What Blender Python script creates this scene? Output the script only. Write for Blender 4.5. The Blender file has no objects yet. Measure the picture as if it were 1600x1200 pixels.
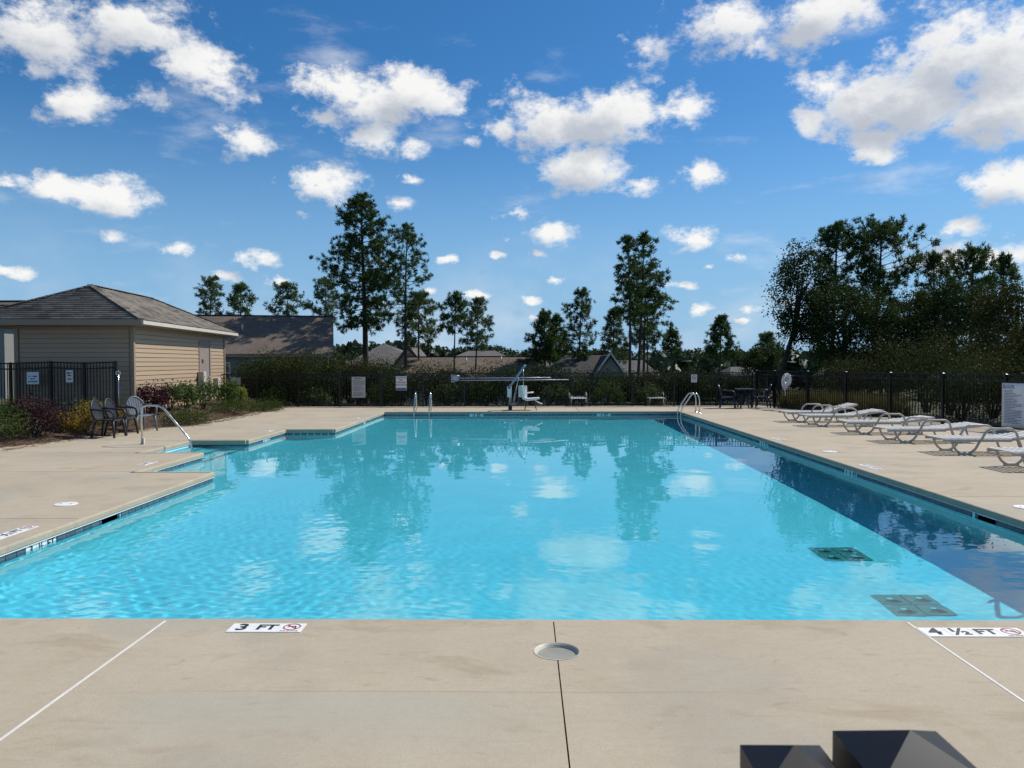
import bpy, bmesh, math, random
import numpy as np
from mathutils import Vector, Matrix

D = bpy.data
S = bpy.context.scene
COL = S.collection
R = math.radians
PI = math.pi
rnd = random.Random(7)
NR = np.random.default_rng(11)

# ------------------------------------------------------------------ camera
EYE = 1.63
F_PX = 1190.0                      # focal length in photo pixels (1600 wide)
PITCH, YAW, ROLL = 1.64, 0.96, -0.2
cam_data = D.cameras.new('camera')
cam_data.sensor_width = 36.0
cam_data.lens = 36.0 * F_PX / 1600.0
cam_data.clip_start = 0.05
cam_data.clip_end = 4000
cam = D.objects.new('camera', cam_data)
COL.objects.link(cam)
CAM_R = Matrix.Rotation(R(YAW), 3, 'Z') @ Matrix.Rotation(R(90 - PITCH), 3, 'X') @ Matrix.Rotation(R(ROLL), 3, 'Z')
cam.matrix_world = Matrix.Translation((0, 0, EYE)) @ CAM_R.to_4x4()
S.camera = cam
cam_data.dof.use_dof = True
cam_data.dof.focus_distance = 14.0
cam_data.dof.aperture_fstop = 20.0


def ray(px, py):
    return (CAM_R @ Vector(((px - 800) / F_PX, -(py - 600) / F_PX, -1.0)))


def on_plane(px, py, z=0.0):
    d = ray(px, py)
    t = (z - EYE) / d.z
    return Vector((0, 0, EYE)) + d * t


def at_depth(px, py, y):
    d = ray(px, py)
    return Vector((0, 0, EYE)) + d * (y / d.y)


# ------------------------------------------------------------------ light
SUN_EL, SUN_AZ = 46.0, 55.0
sun_dir = Vector((math.cos(R(SUN_EL)) * math.sin(R(SUN_AZ)), math.cos(R(SUN_EL)) * math.cos(R(SUN_AZ)), math.sin(R(SUN_EL))))
sl = D.lights.new('sun', 'SUN')
sl.energy = 4.2
sl.angle = R(0.53)
sl.color = (1.0, 0.955, 0.89)
sun = D.objects.new('sun', sl)
COL.objects.link(sun)
sun.rotation_euler = (-sun_dir).to_track_quat('-Z', 'Y').to_euler()
sun.location = (30, 20, 40)
sl.cycles.is_caustics_light = True

S.view_settings.view_transform = 'Standard'
S.view_settings.look = 'None'
S.view_settings.exposure = 0.15
S.view_settings.gamma = 1.0
S.view_settings.use_curve_mapping = False

S.render.engine = 'CYCLES'
cy = S.cycles
cy.max_bounces = 10
cy.diffuse_bounces = 4
cy.glossy_bounces = 4
cy.transmission_bounces = 8
cy.transparent_max_bounces = 8
cy.volume_bounces = 0
cy.caustics_reflective = False
cy.caustics_refractive = True
cy.use_adaptive_sampling = True
cy.adaptive_threshold = 0.012
cy.blur_glossy = 0.3
cy.sample_clamp_indirect = 6.0
cy.use_denoising = True

# ------------------------------------------------------------------ world: sky with fair-weather cumulus
world = D.worlds.new('World')
S.world = world
world.use_nodes = True
WT = world.node_tree
WT.nodes.clear()


def build_world():
    nt = WT
    N, L = nt.nodes, nt.links

    def math_n(op, a, b=None, c=None):
        n = N.new('ShaderNodeMath'); n.operation = op
        for i, v in enumerate((a, b, c)):
            if v is None:
                continue
            if isinstance(v, (int, float)):
                n.inputs[i].default_value = v
            else:
                L.new(v, n.inputs[i])
        return n.outputs[0]

    def vec_n(op, a, b=None):
        n = N.new('ShaderNodeVectorMath'); n.operation = op
        for i, v in enumerate((a, b)):
            if v is None:
                continue
            if isinstance(v, (tuple, list)):
                n.inputs[i].default_value = v
            else:
                L.new(v, n.inputs[i])
        return n

    sky = N.new('ShaderNodeTexSky')
    sky.sky_type = 'NISHITA'
    sky.sun_disc = False
    sky.sun_elevation = R(SUN_EL)
    sky.sun_rotation = R(SUN_AZ)
    sky.altitude = 100
    sky.air_density = SKY_AIR
    sky.dust_density = SKY_DUST
    sky.ozone_density = SKY_OZONE

    tc = N.new('ShaderNodeTexCoord')
    sep = N.new('ShaderNodeSeparateXYZ'); L.new(tc.outputs['Generated'], sep.inputs[0])
    az = math_n('ARCTAN2', sep.outputs[0], sep.outputs[1])
    el = math_n('ARCSINE', sep.outputs[2])
    # clouds are about 1.8 times as wide as high: squash the azimuth so that blobs are round
    ASP = 1.8
    com = N.new('ShaderNodeCombineXYZ')
    # low clouds are seen edge-on and look flatter: stretch the elevation near the horizon
    ev = math_n('SUBTRACT', el, math_n('MULTIPLY', math_n('EXPONENT', math_n('MULTIPLY', el, -1 / .13)), .13))
    L.new(math_n('DIVIDE', az, ASP), com.inputs[0]); L.new(ev, com.inputs[1])
    base = com.outputs[0]

    # cauliflower noise on the direction itself (no seam)
    mp = N.new('ShaderNodeMapping'); mp.vector_type = 'POINT'
    mp.inputs['Scale'].default_value = (1, 1, 1.5)
    L.new(tc.outputs['Generated'], mp.inputs[0])

    def noise(scale, detail, rough, off=0.0, src=None):
        n = N.new('ShaderNodeTexNoise')
        n.inputs['Scale'].default_value = scale
        n.inputs['Detail'].default_value = detail
        n.inputs['Roughness'].default_value = rough
        v = vec_n('ADD', src or mp.outputs[0], (off, off * .7, off * .3))
        L.new(v.outputs[0], n.inputs['Vector'])
        return n

    n1 = noise(9.0, 8.0, 0.63, 3.1)
    n2 = noise(30.0, 6.0, 0.66, 7.7)
    fb = math_n('SUBTRACT', math_n('ADD', math_n('MULTIPLY', n1.outputs[0], .56), math_n('MULTIPLY', n2.outputs[0], .44)), .5)

    # warp the layout a little so that the outlines are not ellipses
    warp = vec_n('MULTIPLY', vec_n('SUBTRACT', n1.outputs['Color'], (.5, .5, .5)).outputs[0], (.05, .05, 0)).outputs[0]
    p = vec_n('ADD', base, warp).outputs[0]

    def field(pt):
        acc = None
        for (ax, ey, r, s) in CLOUDS:
            d = vec_n('DISTANCE', pt, (ax / ASP, ey, 0)).outputs['Value']
            v = math_n('MULTIPLY_ADD', d, -s / r, s)
            acc = v if acc is None else math_n('SMOOTH_MAX', acc, v, .12)
        return acc

    f0 = field(p)
    shp = vec_n('ADD', p, (.012, .030, 0)).outputs[0]
    f1 = field(shp)
    # elsewhere in the sky (outside what the photograph shows) the same kind of clouds, scattered by noise
    g = noise(3.3, 4.0, .5, 1.3)
    gen = math_n('MULTIPLY', math_n('SUBTRACT', g.outputs[0], .56), 7.0)
    side = N.new('ShaderNodeMapRange'); side.interpolation_type = 'SMOOTHSTEP'
    L.new(math_n('ABSOLUTE', az), side.inputs['Value'])
    side.inputs['From Min'].default_value = .60; side.inputs['From Max'].default_value = .80
    up = N.new('ShaderNodeMapRange'); up.interpolation_type = 'SMOOTHSTEP'
    L.new(el, up.inputs['Value'])
    up.inputs['From Min'].default_value = .48; up.inputs['From Max'].default_value = .62
    out = math_n('MAXIMUM', side.outputs[0], up.outputs[0])
    gen = math_n('ADD', gen, math_n('MULTIPLY', math_n('SUBTRACT', out, 1.0), 4.0))
    f0 = math_n('MAXIMUM', f0, gen)
    f1 = math_n('MAXIMUM', f1, gen)

    dens_raw = math_n('ADD', f0, math_n('MULTIPLY', fb, 3.6))
    dens = N.new('ShaderNodeMapRange'); dens.interpolation_type = 'SMOOTHSTEP'
    L.new(dens_raw, dens.inputs['Value'])
    dens.inputs['From Min'].default_value = .10; dens.inputs['From Max'].default_value = .74
    # self shading: how much cloud lies above / towards the sun
    sh_raw = math_n('ADD', f1, math_n('MULTIPLY', fb, 2.0))
    sh = N.new('ShaderNodeMapRange'); sh.interpolation_type = 'SMOOTHSTEP'
    L.new(sh_raw, sh.inputs['Value'])
    sh.inputs['From Min'].default_value = .10; sh.inputs['From Max'].default_value = 1.0
    ccol = N.new('ShaderNodeMix'); ccol.data_type = 'RGBA'
    L.new(sh.outputs[0], ccol.inputs['Factor'])
    ccol.inputs['A'].default_value = (*[c * CLOUD_GAIN for c in (1.0, .99, .97)], 1)
    ccol.inputs['B'].default_value = (*[c * CLOUD_GAIN for c in (.53, .57, .64)], 1)
    # thin veil low over the horizon
    veil = N.new('ShaderNodeMapRange'); veil.interpolation_type = 'SMOOTHSTEP'
    L.new(el, veil.inputs['Value'])
    veil.inputs['From Min'].default_value = .20; veil.inputs['From Max'].default_value = .02
    nv = noise(5.0, 5.0, .55, 5.5, None)
    vv = N.new('ShaderNodeMapRange'); vv.interpolation_type = 'SMOOTHSTEP'
    L.new(nv.outputs[0], vv.inputs['Value'])
    vv.inputs['From Min'].default_value = .45; vv.inputs['From Max'].default_value = .72
    veilf = math_n('MULTIPLY', math_n('MULTIPLY', veil.outputs[0], vv.outputs[0]), .32)
    # thin torn wisps drifting between the cumulus
    mw = N.new('ShaderNodeMapping'); mw.inputs['Scale'].default_value = (2.2, 2.2, 7.0); mw.inputs['Rotation'].default_value = (0, .35, 0)
    L.new(tc.outputs['Generated'], mw.inputs[0])
    nw = noise(2.2, 8.0, .62, 9.4, mw.outputs[0])
    ww = N.new('ShaderNodeMapRange'); ww.interpolation_type = 'SMOOTHSTEP'
    L.new(nw.outputs[0], ww.inputs['Value'])
    ww.inputs['From Min'].default_value = .54; ww.inputs['From Max'].default_value = .78; ww.inputs['To Max'].default_value = .42
    fac = math_n('MAXIMUM', math_n('MULTIPLY', dens.outputs[0], .97), math_n('MAXIMUM', veilf, ww.outputs[0]))

    hs = N.new('ShaderNodeHueSaturation')
    hs.inputs['Saturation'].default_value = SKY_SAT
    hs.inputs['Value'].default_value = SKY_VAL
    cg = N.new('ShaderNodeMix'); cg.data_type = 'RGBA'; cg.blend_type = 'MULTIPLY'
    cg.inputs['Factor'].default_value = 1.0
    L.new(sky.outputs[0], cg.inputs['A']); cg.inputs['B'].default_value = (*SKY_TINT, 1)
    L.new(cg.outputs['Result'], hs.inputs['Color'])
    low = N.new('ShaderNodeMapRange'); low.interpolation_type = 'SMOOTHSTEP'
    L.new(el, low.inputs['Value'])
    low.inputs['From Min'].default_value = .34; low.inputs['From Max'].default_value = -.02
    low.inputs['To Max'].default_value = .92
    air = N.new('ShaderNodeMix'); air.data_type = 'RGBA'
    L.new(low.outputs[0], air.inputs['Factor'])
    L.new(hs.outputs[0], air.inputs['A'])
    air.inputs['B'].default_value = (*[c * CLOUD_GAIN for c in (.30, .53, .80)], 1)
    mix = N.new('ShaderNodeMix'); mix.data_type = 'RGBA'
    L.new(fac, mix.inputs['Factor'])
    L.new(air.outputs['Result'], mix.inputs['A'])
    L.new(ccol.outputs['Result'], mix.inputs['B'])
    bg = N.new('ShaderNodeBackground')
    bg.inputs['Strength'].default_value = SKY_STRENGTH
    L.new(mix.outputs['Result'], bg.inputs['Color'])
    o = N.new('ShaderNodeOutputWorld')
    L.new(bg.outputs[0], o.inputs['Surface'])


SKY_TINT = (.72, 1.0, 1.24)
SKY_STRENGTH = 0.075
SKY_AIR, SKY_DUST, SKY_OZONE = 1.0, 0.4, 2.2
SKY_SAT, SKY_VAL = 1.14, 1.0
CLOUD_GAIN = 11.6

# cloud puffs read off the photograph: centre x, y, half width, half height (pixels), strength
_PUFFS = [
    (40, 45, 130, 62, 1), (215, 40, 110, 60, .9), (295, 105, 75, 52, .9), (112, 158, 62, 36, .9), (225, 150, 50, 30, .6), (30, 108, 60, 26, .7),
    (388, 218, 62, 26, .9), (345, 150, 45, 30, .35),
    (535, 140, 68, 46, 1), (660, 148, 76, 44, 1), (590, 160, 70, 40, 1), (578, 212, 48, 38, .9), (505, 180, 40, 36, .8), (655, 225, 30, 16, .5),
    (850, 190, 105, 56, 1), (960, 180, 110, 52, 1), (1062, 170, 46, 44, .9), (920, 262, 100, 44, 1), (1085, 278, 66, 25, 1), (785, 200, 50, 40, .8), (990, 295, 70, 22, .8), (725, 215, 28, 16, .5),
    (95, 298, 58, 22, 1), (180, 312, 90, 22, 1), (30, 285, 26, 14, .8),
    (505, 288, 88, 24, 1), (628, 320, 20, 18, .8), (168, 370, 34, 13, .9), (280, 392, 42, 13, .7), (408, 403, 42, 13, .9),
    (800, 335, 32, 15, .9), (850, 362, 64, 24, 1), (1078, 374, 62, 22, 1),
    (1130, 35, 95, 56, 1), (1285, 15, 130, 44, 1), (1022, 72, 34, 34, .5), (1190, 70, 60, 24, .8),
    (1430, 150, 110, 60, 1), (1530, 85, 105, 90, 1), (1580, 160, 80, 60, 1), (1300, 140, 46, 26, .6), (1272, 188, 44, 14, .8), (1385, 215, 60, 18, .6),
    (1378, 247, 56, 13, .9), (1575, 292, 64, 46, 1), (1500, 356, 56, 13, .9), (1535, 402, 90, 26, 1), (18, 427, 32, 13, .9),
    (700, 406, 30, 7, .9), (785, 402, 18, 7, .9), (845, 395, 24, 6, .8), (866, 434, 16, 9, .8), (822, 467, 34, 10, 1), (742, 463, 24, 12, 1),
    (1090, 484, 30, 12, 1), (1165, 481, 36, 9, .9), (1155, 498, 24, 9, .9), (668, 452, 26, 9, .8), (1073, 449, 16, 9, .8), (360, 432, 32, 8, .8),
    (1150, 406, 22, 6, .7), (1102, 420, 18, 5, .7), (560, 482, 60, 14, .7), (440, 432, 30, 8, .6), (830, 496, 50, 10, .6), (1215, 470, 26, 12, .5), (650, 282, 16, 10, .6), (462, 338, 18, 12, .5),
]
CLOUDS = []
for (px, py, hw, hh, st) in _PUFFS:
    d = ray(px, py).normalized()
    el_ = math.asin(d.z)
    rr = math.sqrt((hw / 1.8) * hh * (1 + math.exp(-el_ / .13))) / F_PX * 1.10
    CLOUDS.append((math.atan2(d.x, d.y), el_ - .13 * math.exp(-el_ / .13), rr, 1.0 * st))
world.cycles.sampling_method = 'MANUAL'
world.cycles.sample_map_resolution = 512
build_world()


# ------------------------------------------------------------------ mesh helpers
def mesh_np(name, verts, faces, smooth=False):
    """verts (N,3) array, faces (M,k) array or list of such arrays"""
    me = D.meshes.new(name)
    fl = faces if isinstance(faces, list) else [faces]
    fl = [np.asarray(f, dtype=np.int32) for f in fl if len(f)]
    me.vertices.add(len(verts))
    me.vertices.foreach_set('co', np.asarray(verts, dtype=np.float32).ravel())
    nl = sum(f.size for f in fl); nf = sum(len(f) for f in fl)
    me.loops.add(nl)
    me.loops.foreach_set('vertex_index', np.concatenate([f.ravel() for f in fl]))
    me.polygons.add(nf)
    starts, o = [], 0
    for f in fl:
        starts.append(o + np.arange(len(f), dtype=np.int32) * f.shape[1]); o += f.size
    me.polygons.foreach_set('loop_start', np.concatenate(starts))
    if smooth:
        me.polygons.foreach_set('use_smooth', np.ones(nf, dtype=bool))
    me.update(calc_edges=True)
    me.validate()
    return me


class MB:
    """collects shapes into one mesh"""
    def __init__(self):
        self.v = []; self.f = []; self.sm = []

    def add(self, vs, fs, smooth=False):
        o = len(self.v)
        self.v += [tuple(p) for p in vs]
        self.f += [tuple(i + o for i in f) for f in fs]
        self.sm += [smooth] * len(fs)
        return self

    def box(self, cx, cy, cz, sx, sy, sz, rot=None, bev=0.0):
        hx, hy, hz = sx / 2, sy / 2, sz / 2
        if bev <= 0:
            vs = [Vector((a * hx, b * hy, c * hz)) for c in (-1, 1) for b in (-1, 1) for a in (-1, 1)]
            fs = [(0, 2, 3, 1), (4, 5, 7, 6), (0, 1, 5, 4), (2, 6, 7, 3), (0, 4, 6, 2), (1, 3, 7, 5)]
        else:
            bm = bmesh.new()
            bmesh.ops.create_cube(bm, size=1.0)
            for v in bm.verts:
                v.co = Vector((v.co.x * sx, v.co.y * sy, v.co.z * sz))
            bmesh.ops.bevel(bm, geom=list(bm.edges), offset=bev, segments=2, affect='EDGES', profile=.6)
            bm.verts.index_update()
            vs = [v.co.copy() for v in bm.verts]
            fs = [[v.index for v in f.verts] for f in bm.faces]
            bm.free()
        if rot is not None:
            vs = [rot @ v for v in vs]
        c = Vector((cx, cy, cz))
        return self.add([v + c for v in vs], fs)

    def bar(self, a, b, w, h, up=(0, 0, 1)):
        a, b = Vector(a), Vector(b)
        d = (b - a); ln = d.length; d.normalize()
        u = Vector(up)
        s = d.cross(u)
        if s.length < 1e-5:
            s = d.cross(Vector((1, 0, 0)))
        s.normalize(); u = s.cross(d).normalized()
        vs = []
        for p in (a, b):
            for (i, j) in ((-1, -1), (1, -1), (1, 1), (-1, 1)):
                vs.append(p + s * (i * w / 2) + u * (j * h / 2))
        fs = [(0, 3, 2, 1), (4, 5, 6, 7), (0, 1, 5, 4), (1, 2, 6, 5), (2, 3, 7, 6), (3, 0, 4, 7)]
        return self.add(vs, fs)

    def tube(self, pts, r, seg=8, caps=True):
        pts = [Vector(p) for p in pts]
        rs = r if isinstance(r, (list, tuple)) else [r] * len(pts)
        n = len(pts)
        t0 = (pts[1] - pts[0]).normalized()
        ref = Vector((0, 0, 1)) if abs(t0.z) < .9 else Vector((1, 0, 0))
        s = t0.cross(ref).normalized()
        vs = []
        for i in range(n):
            t = (pts[min(i + 1, n - 1)] - pts[max(i - 1, 0)]).normalized()
            s = (s - t * s.dot(t)).normalized()
            u = t.cross(s)
            for k in range(seg):
                a = 2 * PI * k / seg
                vs.append(pts[i] + (s * math.cos(a) + u * math.sin(a)) * rs[i])
        fs = []
        for i in range(n - 1):
            for k in range(seg):
                k2 = (k + 1) % seg
                fs.append((i * seg + k, i * seg + k2, (i + 1) * seg + k2, (i + 1) * seg + k))
        self.add(vs, fs, True)
        if caps:
            o = len(self.v) - len(vs)
            self.f.append(tuple(o + k for k in reversed(range(seg)))); self.sm.append(False)
            self.f.append(tuple(o + (n - 1) * seg + k for k in range(seg))); self.sm.append(False)
        return self

    def prism(self, poly, z0, z1, axis='Z'):
        """poly: list of 2D points (ccw); extruded along axis"""
        n = len(poly)
        def P(a, b, c):
            return {'Z': (a, b, c), 'Y': (a, c, b), 'X': (c, a, b)}[axis]
        vs = [P(p[0], p[1], z0) for p in poly] + [P(p[0], p[1], z1) for p in poly]
        fs = [tuple(reversed(range(n))), tuple(range(n, 2 * n))]
        fs += [(i, (i + 1) % n, n + (i + 1) % n, n + i) for i in range(n)]
        return self.add(vs, fs)

    def disc(self, c, r, h, seg=24, r2=None):
        c = Vector(c); r2 = r if r2 is None else r2
        vs = [c + Vector((math.cos(2 * PI * k / seg) * r, math.sin(2 * PI * k / seg) * r, 0)) for k in range(seg)]
        vs += [c + Vector((math.cos(2 * PI * k / seg) * r2, math.sin(2 * PI * k / seg) * r2, h)) for k in range(seg)]
        fs = [tuple(reversed(range(seg))), tuple(range(seg, 2 * seg))]
        fs += [(k, (k + 1) % seg, seg + (k + 1) % seg, seg + k) for k in range(seg)]
        return self.add(vs, fs)

    def mesh(self, name='mesh'):
        me = D.meshes.new(name)
        me.from_pydata(self.v, [], self.f)
        me.polygons.foreach_set('use_smooth', self.sm)
        me.update()
        bm = bmesh.new(); bm.from_mesh(me)
        bmesh.ops.recalc_face_normals(bm, faces=list(bm.faces))
        bm.to_mesh(me); bm.free()
        return me

    def build(self, name, mat, parent=None, loc=None):
        return obj(name, self.mesh(name), mat, parent, loc)


def obj(name, me, mat, parent=None, loc=None, rot=None):
    o = D.objects.new(name, me)
    COL.objects.link(o)
    if mat is not None and hasattr(me, 'materials') and len(me.materials) == 0:
        me.materials.append(mat)
    if parent is not None:
        o.parent = parent
    if loc is not None:
        o.location = loc
    if rot is not None:
        o.rotation_euler = rot
    return o


def thing(name, label, cat, loc=(0, 0, 0), rz=0.0, group=None):
    o = D.objects.new(name, None)
    COL.objects.link(o)
    o.empty_display_size = .2
    o.location = loc; o.rotation_euler = (0, 0, rz)
    return tag(o, label, cat, group)


def tag(o, label, cat, group=None):
    o['label'] = label; o['category'] = cat
    if group:
        o['group'] = group
    return o


def struct(o):
    o['kind'] = 'structure'
    return o


def stuff(o):
    o['kind'] = 'stuff'
    return o


def copy_tree(o, parent=None):
    c = o.copy(); COL.objects.link(c)
    if parent is not None:
        c.parent = parent
    for ch in list(o.children):
        copy_tree(ch, c)
    return c


def text_mesh(s, size, bold=0.0, align='CENTER'):
    cu = D.curves.new('lettering', 'FONT')
    cu.body = s; cu.size = size; cu.align_x = align; cu.align_y = 'CENTER'
    cu.offset = bold; cu.resolution_u = 3
    o = D.objects.new('lettering', cu)
    COL.objects.link(o)
    dg = bpy.context.evaluated_depsgraph_get()
    me = D.meshes.new_from_object(o.evaluated_get(dg))
    D.objects.remove(o); D.curves.remove(cu)
    me.name = 'lettering'
    me.materials.clear()
    return me


# ------------------------------------------------------------------ materials
def new_mat(name):
    m = D.materials.new(name); m.use_nodes = True
    nt = m.node_tree
    b = nt.nodes['Principled BSDF']
    return m, nt, b


class NT:
    def __init__(self, nt):
        self.nt = nt; self.N = nt.nodes; self.L = nt.links

    def put(self, sock, v):
        if isinstance(v, (int, float)):
            sock.default_value = v
        elif isinstance(v, (tuple, list)):
            sock.default_value = (*v, 1) if len(v) == 3 and len(sock.default_value) == 4 else v
        else:
            self.L.new(v, sock)

    def coord(self, kind='Object'):
        if kind == 'World':
            return self.N.new('ShaderNodeNewGeometry').outputs['Position']
        return self.N.new('ShaderNodeTexCoord').outputs[kind]

    def mapping(self, v, scale=(1, 1, 1), rot=(0, 0, 0), loc=(0, 0, 0)):
        n = self.N.new('ShaderNodeMapping')
        n.inputs['Scale'].default_value = scale; n.inputs['Rotation'].default_value = rot; n.inputs['Location'].default_value = loc
        self.L.new(v, n.inputs[0]); return n.outputs[0]

    def noise(self, v, scale, detail=4, rough=.55, dist=0.0):
        n = self.N.new('ShaderNodeTexNoise')
        self.L.new(v, n.inputs['Vector'])
        n.inputs['Scale'].default_value = scale; n.inputs['Detail'].default_value = detail
        n.inputs['Roughness'].default_value = rough; n.inputs['Distortion'].default_value = dist
        return n.outputs[0]

    def voronoi(self, v, scale, feature='F1', out='Distance'):
        n = self.N.new('ShaderNodeTexVoronoi'); n.feature = feature
        self.L.new(v, n.inputs['Vector']); n.inputs['Scale'].default_value = scale
        return n.outputs[out]

    def rng(self, v, a, b, c=0.0, d=1.0, smooth=False):
        n = self.N.new('ShaderNodeMapRange')
        if smooth:
            n.interpolation_type = 'SMOOTHSTEP'
        self.L.new(v, n.inputs['Value'])
        for k, x in zip(('From Min', 'From Max', 'To Min', 'To Max'), (a, b, c, d)):
            n.inputs[k].default_value = x
        return n.outputs[0]

    def mix(self, f, a, b, mode='MIX'):
        n = self.N.new('ShaderNodeMix'); n.data_type = 'RGBA'; n.blend_type = mode
        self.put(n.inputs['Factor'], f); self.put(n.inputs['A'], a); self.put(n.inputs['B'], b)
        return n.outputs['Result']

    def math(self, op, a, b=None, c=None):
        n = self.N.new('ShaderNodeMath'); n.operation = op
        for i, v in enumerate((a, b, c)):
            if v is not None:
                self.put(n.inputs[i], v)
        return n.outputs[0]

    def bump(self, h, strength=.3, dist=.01):
        n = self.N.new('ShaderNodeBump')
        n.inputs['Strength'].default_value = strength; n.inputs['Distance'].default_value = dist
        self.L.new(h, n.inputs['Height']); return n.outputs[0]

    def island(self):
        return self.N.new('ShaderNodeNewGeometry').outputs['Random Per Island']

    def objrand(self):
        return self.N.new('ShaderNodeObjectInfo').outputs['Random']


def mat_simple(name, col, rough=.5, metal=0.0, var=.12, scale=8.0, bump=0.0, spec=.5):
    m, nt, b = new_mat(name); t = NT(nt)
    co = t.coord('Object')
    n = t.noise(co, scale, 5, .6)
    dark = tuple(c * (1 - var) for c in col); lite = tuple(min(1, c * (1 + var)) for c in col)
    nt.links.new(t.mix(t.rng(n, .3, .7), dark, lite), b.inputs['Base Color'])
    nt.links.new(t.rng(n, .3, .7, max(0, rough - .08), min(1, rough + .08)), b.inputs['Roughness'])
    b.inputs['Metallic'].default_value = metal
    b.inputs['Specular IOR Level'].default_value = spec
    if bump:
        nt.links.new(t.bump(t.noise(co, scale * 6, 4), bump, .005), b.inputs['Normal'])
    return m


def mat_concrete():
    m, nt, b = new_mat('concrete'); t = NT(nt)
    co = t.coord('World')
    big = t.noise(co, .55, 5, .6, .3)
    mid = t.noise(co, 3.2, 6, .65, .4)
    fine = t.noise(co, 90, 3, .7)
    grit = t.voronoi(co, 240)
    c = t.mix(t.rng(big, .3, .7), (.43, .36, .258), (.54, .465, .345))
    c = t.mix(t.rng(mid, .35, .75, 0, .5), c, (.56, .49, .375))
    # broom and trowel streaks along the slabs
    st = t.noise(t.mapping(co, (1.2, 14, 1)), 2.0, 5, .6)
    c = t.mix(t.rng(st, .52, .75, 0, .22), c, (.30, .265, .21))
    # rusty water stains and damp blotches
    s1 = t.noise(t.mapping(co, (1, 1.8, 1), loc=(3.3, 1.1, 0)), 1.3, 6, .62, .6)
    c = t.mix(t.rng(s1, .53, .67, 0, .46, True), c, (.33, .255, .155))
    s2 = t.noise(t.mapping(co, (.9, 2.2, 1), loc=(9.1, 4.7, 0)), 4.5, 5, .6, .8)
    c = t.mix(t.rng(s2, .60, .70, 0, .40, True), c, (.30, .23, .165))
    s3 = t.noise(t.mapping(co, (1, 1, 1), loc=(2.1, 14.7, 0)), .8, 3, .5)
    c = t.mix(t.rng(s3, .54, .63, 0, .34, True), c, (.33, .325, .28))
    c = t.mix(t.rng(fine, .3, .75, 0, .45), c, (.30, .24, .165))
    med = t.noise(co, 22, 5, .75)
    c = t.mix(t.rng(med, .35, .72, 0, .30), c, (.33, .265, .18))
    c = t.mix(t.rng(grit, 0.0, .28, .16, 0), c, (.62, .58, .5))
    # a paler grey patch with a straight upper edge, left by an old pour
    sx = nt.nodes.new('ShaderNodeSeparateXYZ'); nt.links.new(co, sx.inputs[0])
    wob = t.math('MULTIPLY_ADD', t.noise(co, 1.7, 4), .5, -.25)
    yv = t.math('ADD', sx.outputs[1], t.math('MULTIPLY', wob, .06)); xv = t.math('ADD', sx.outputs[0], wob)
    pm = t.math('MULTIPLY', t.rng(yv, 3.72, 3.69), t.rng(yv, 2.9, 3.5, 0, 1, True))
    pm = t.math('MULTIPLY', pm, t.math('MULTIPLY', t.rng(xv, -2.1, -1.7, 0, 1, True), t.rng(xv, .4, -.6, 0, 1, True)))
    c = t.mix(t.math('MULTIPLY', pm, .42), c, (.37, .365, .30))
    ln = t.math('MULTIPLY', t.rng(t.math('ABSOLUTE', t.math('SUBTRACT', yv, 3.72)), .012, .002), t.math('MULTIPLY', t.rng(xv, -2.1, -1.2, 0, 1, True), t.rng(xv, 1.3, .6, 0, 1, True)))
    c = t.mix(t.math('MULTIPLY', ln, .35), c, (.26, .21, .15))
    sp = t.voronoi(co, 5.5)
    c = t.mix(t.rng(sp, .010, .022, .8, 0), c, (.05, .045, .04))
    nt.links.new(c, b.inputs['Base Color'])
    b.inputs['Roughness'].default_value = .88
    b.inputs['Specular IOR Level'].default_value = .25
    h = t.math('ADD', t.math('MULTIPLY', fine, .6), t.math('MULTIPLY', mid, .8))
    nt.links.new(t.bump(h, .35, .006), b.inputs['Normal'])
    return m


def mat_leaf(name, c1, c2, c3=None, transl=.25, rough=.55, spec=.3):
    m, nt, b = new_mat(name); t = NT(nt)
    i = t.island()
    c = t.mix(i, c1, c2)
    if c3:
        w = t.noise(t.coord('World'), 1.6, 3)
        c = t.mix(t.rng(w, .5, .68, 0, .8), c, c3)
    nt.links.new(c, b.inputs['Base Color'])
    b.inputs['Roughness'].default_value = rough
    b.inputs['Specular IOR Level'].default_value = spec
    tr = nt.nodes.new('ShaderNodeBsdfTranslucent')
    nt.links.new(c, tr.inputs['Color'])
    ms = nt.nodes.new('ShaderNodeMixShader'); ms.inputs[0].default_value = transl
    nt.links.new(b.outputs[0], ms.inputs[1]); nt.links.new(tr.outputs[0], ms.inputs[2])
    nt.links.new(ms.outputs[0], nt.nodes['Material Output'].inputs['Surface'])
    return m


M = {}
M['concrete'] = mat_concrete()
M['joint_dark'] = mat_simple('joint_dark', (.035, .03, .025), .9)
M['sealant'] = mat_simple('white_sealant', (.70, .68, .63), .7, var=.1)
M['plaster'] = mat_simple('pool_plaster', (.80, .92, .95), .7, var=.05, scale=2.0)
M['white_paint'] = mat_simple('white_paint', (.78, .78, .75), .5, var=.05)
M['black_print'] = mat_simple('black_print', (.02, .02, .022), .6)
M['red_print'] = mat_simple('red_print', (.45, .04, .04), .6)
M['blue_print'] = mat_simple('blue_print', (.05, .08, .30), .6)
M['grate'] = mat_simple('grate', (.25, .27, .24), .6)
M['steel'] = mat_simple('stainless_steel', (.62, .62, .60), .22, 1.0, .08)
M['black_metal'] = mat_simple('black_powder_coat', (.007, .007, .008), .36, 0, .2, spec=.35)
M['resin_shade'] = mat_simple('white_resin_shade', (.43, .405, .36), .5, var=.12, scale=5)  # lounger frame: white resin darkened, shade of the sides put into the colour
M['resin_lit'] = mat_simple('white_resin_lit', (.76, .74, .69), .5, var=.07, scale=5)  # slats: same resin brightened, sunlit look put into the colour
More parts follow.
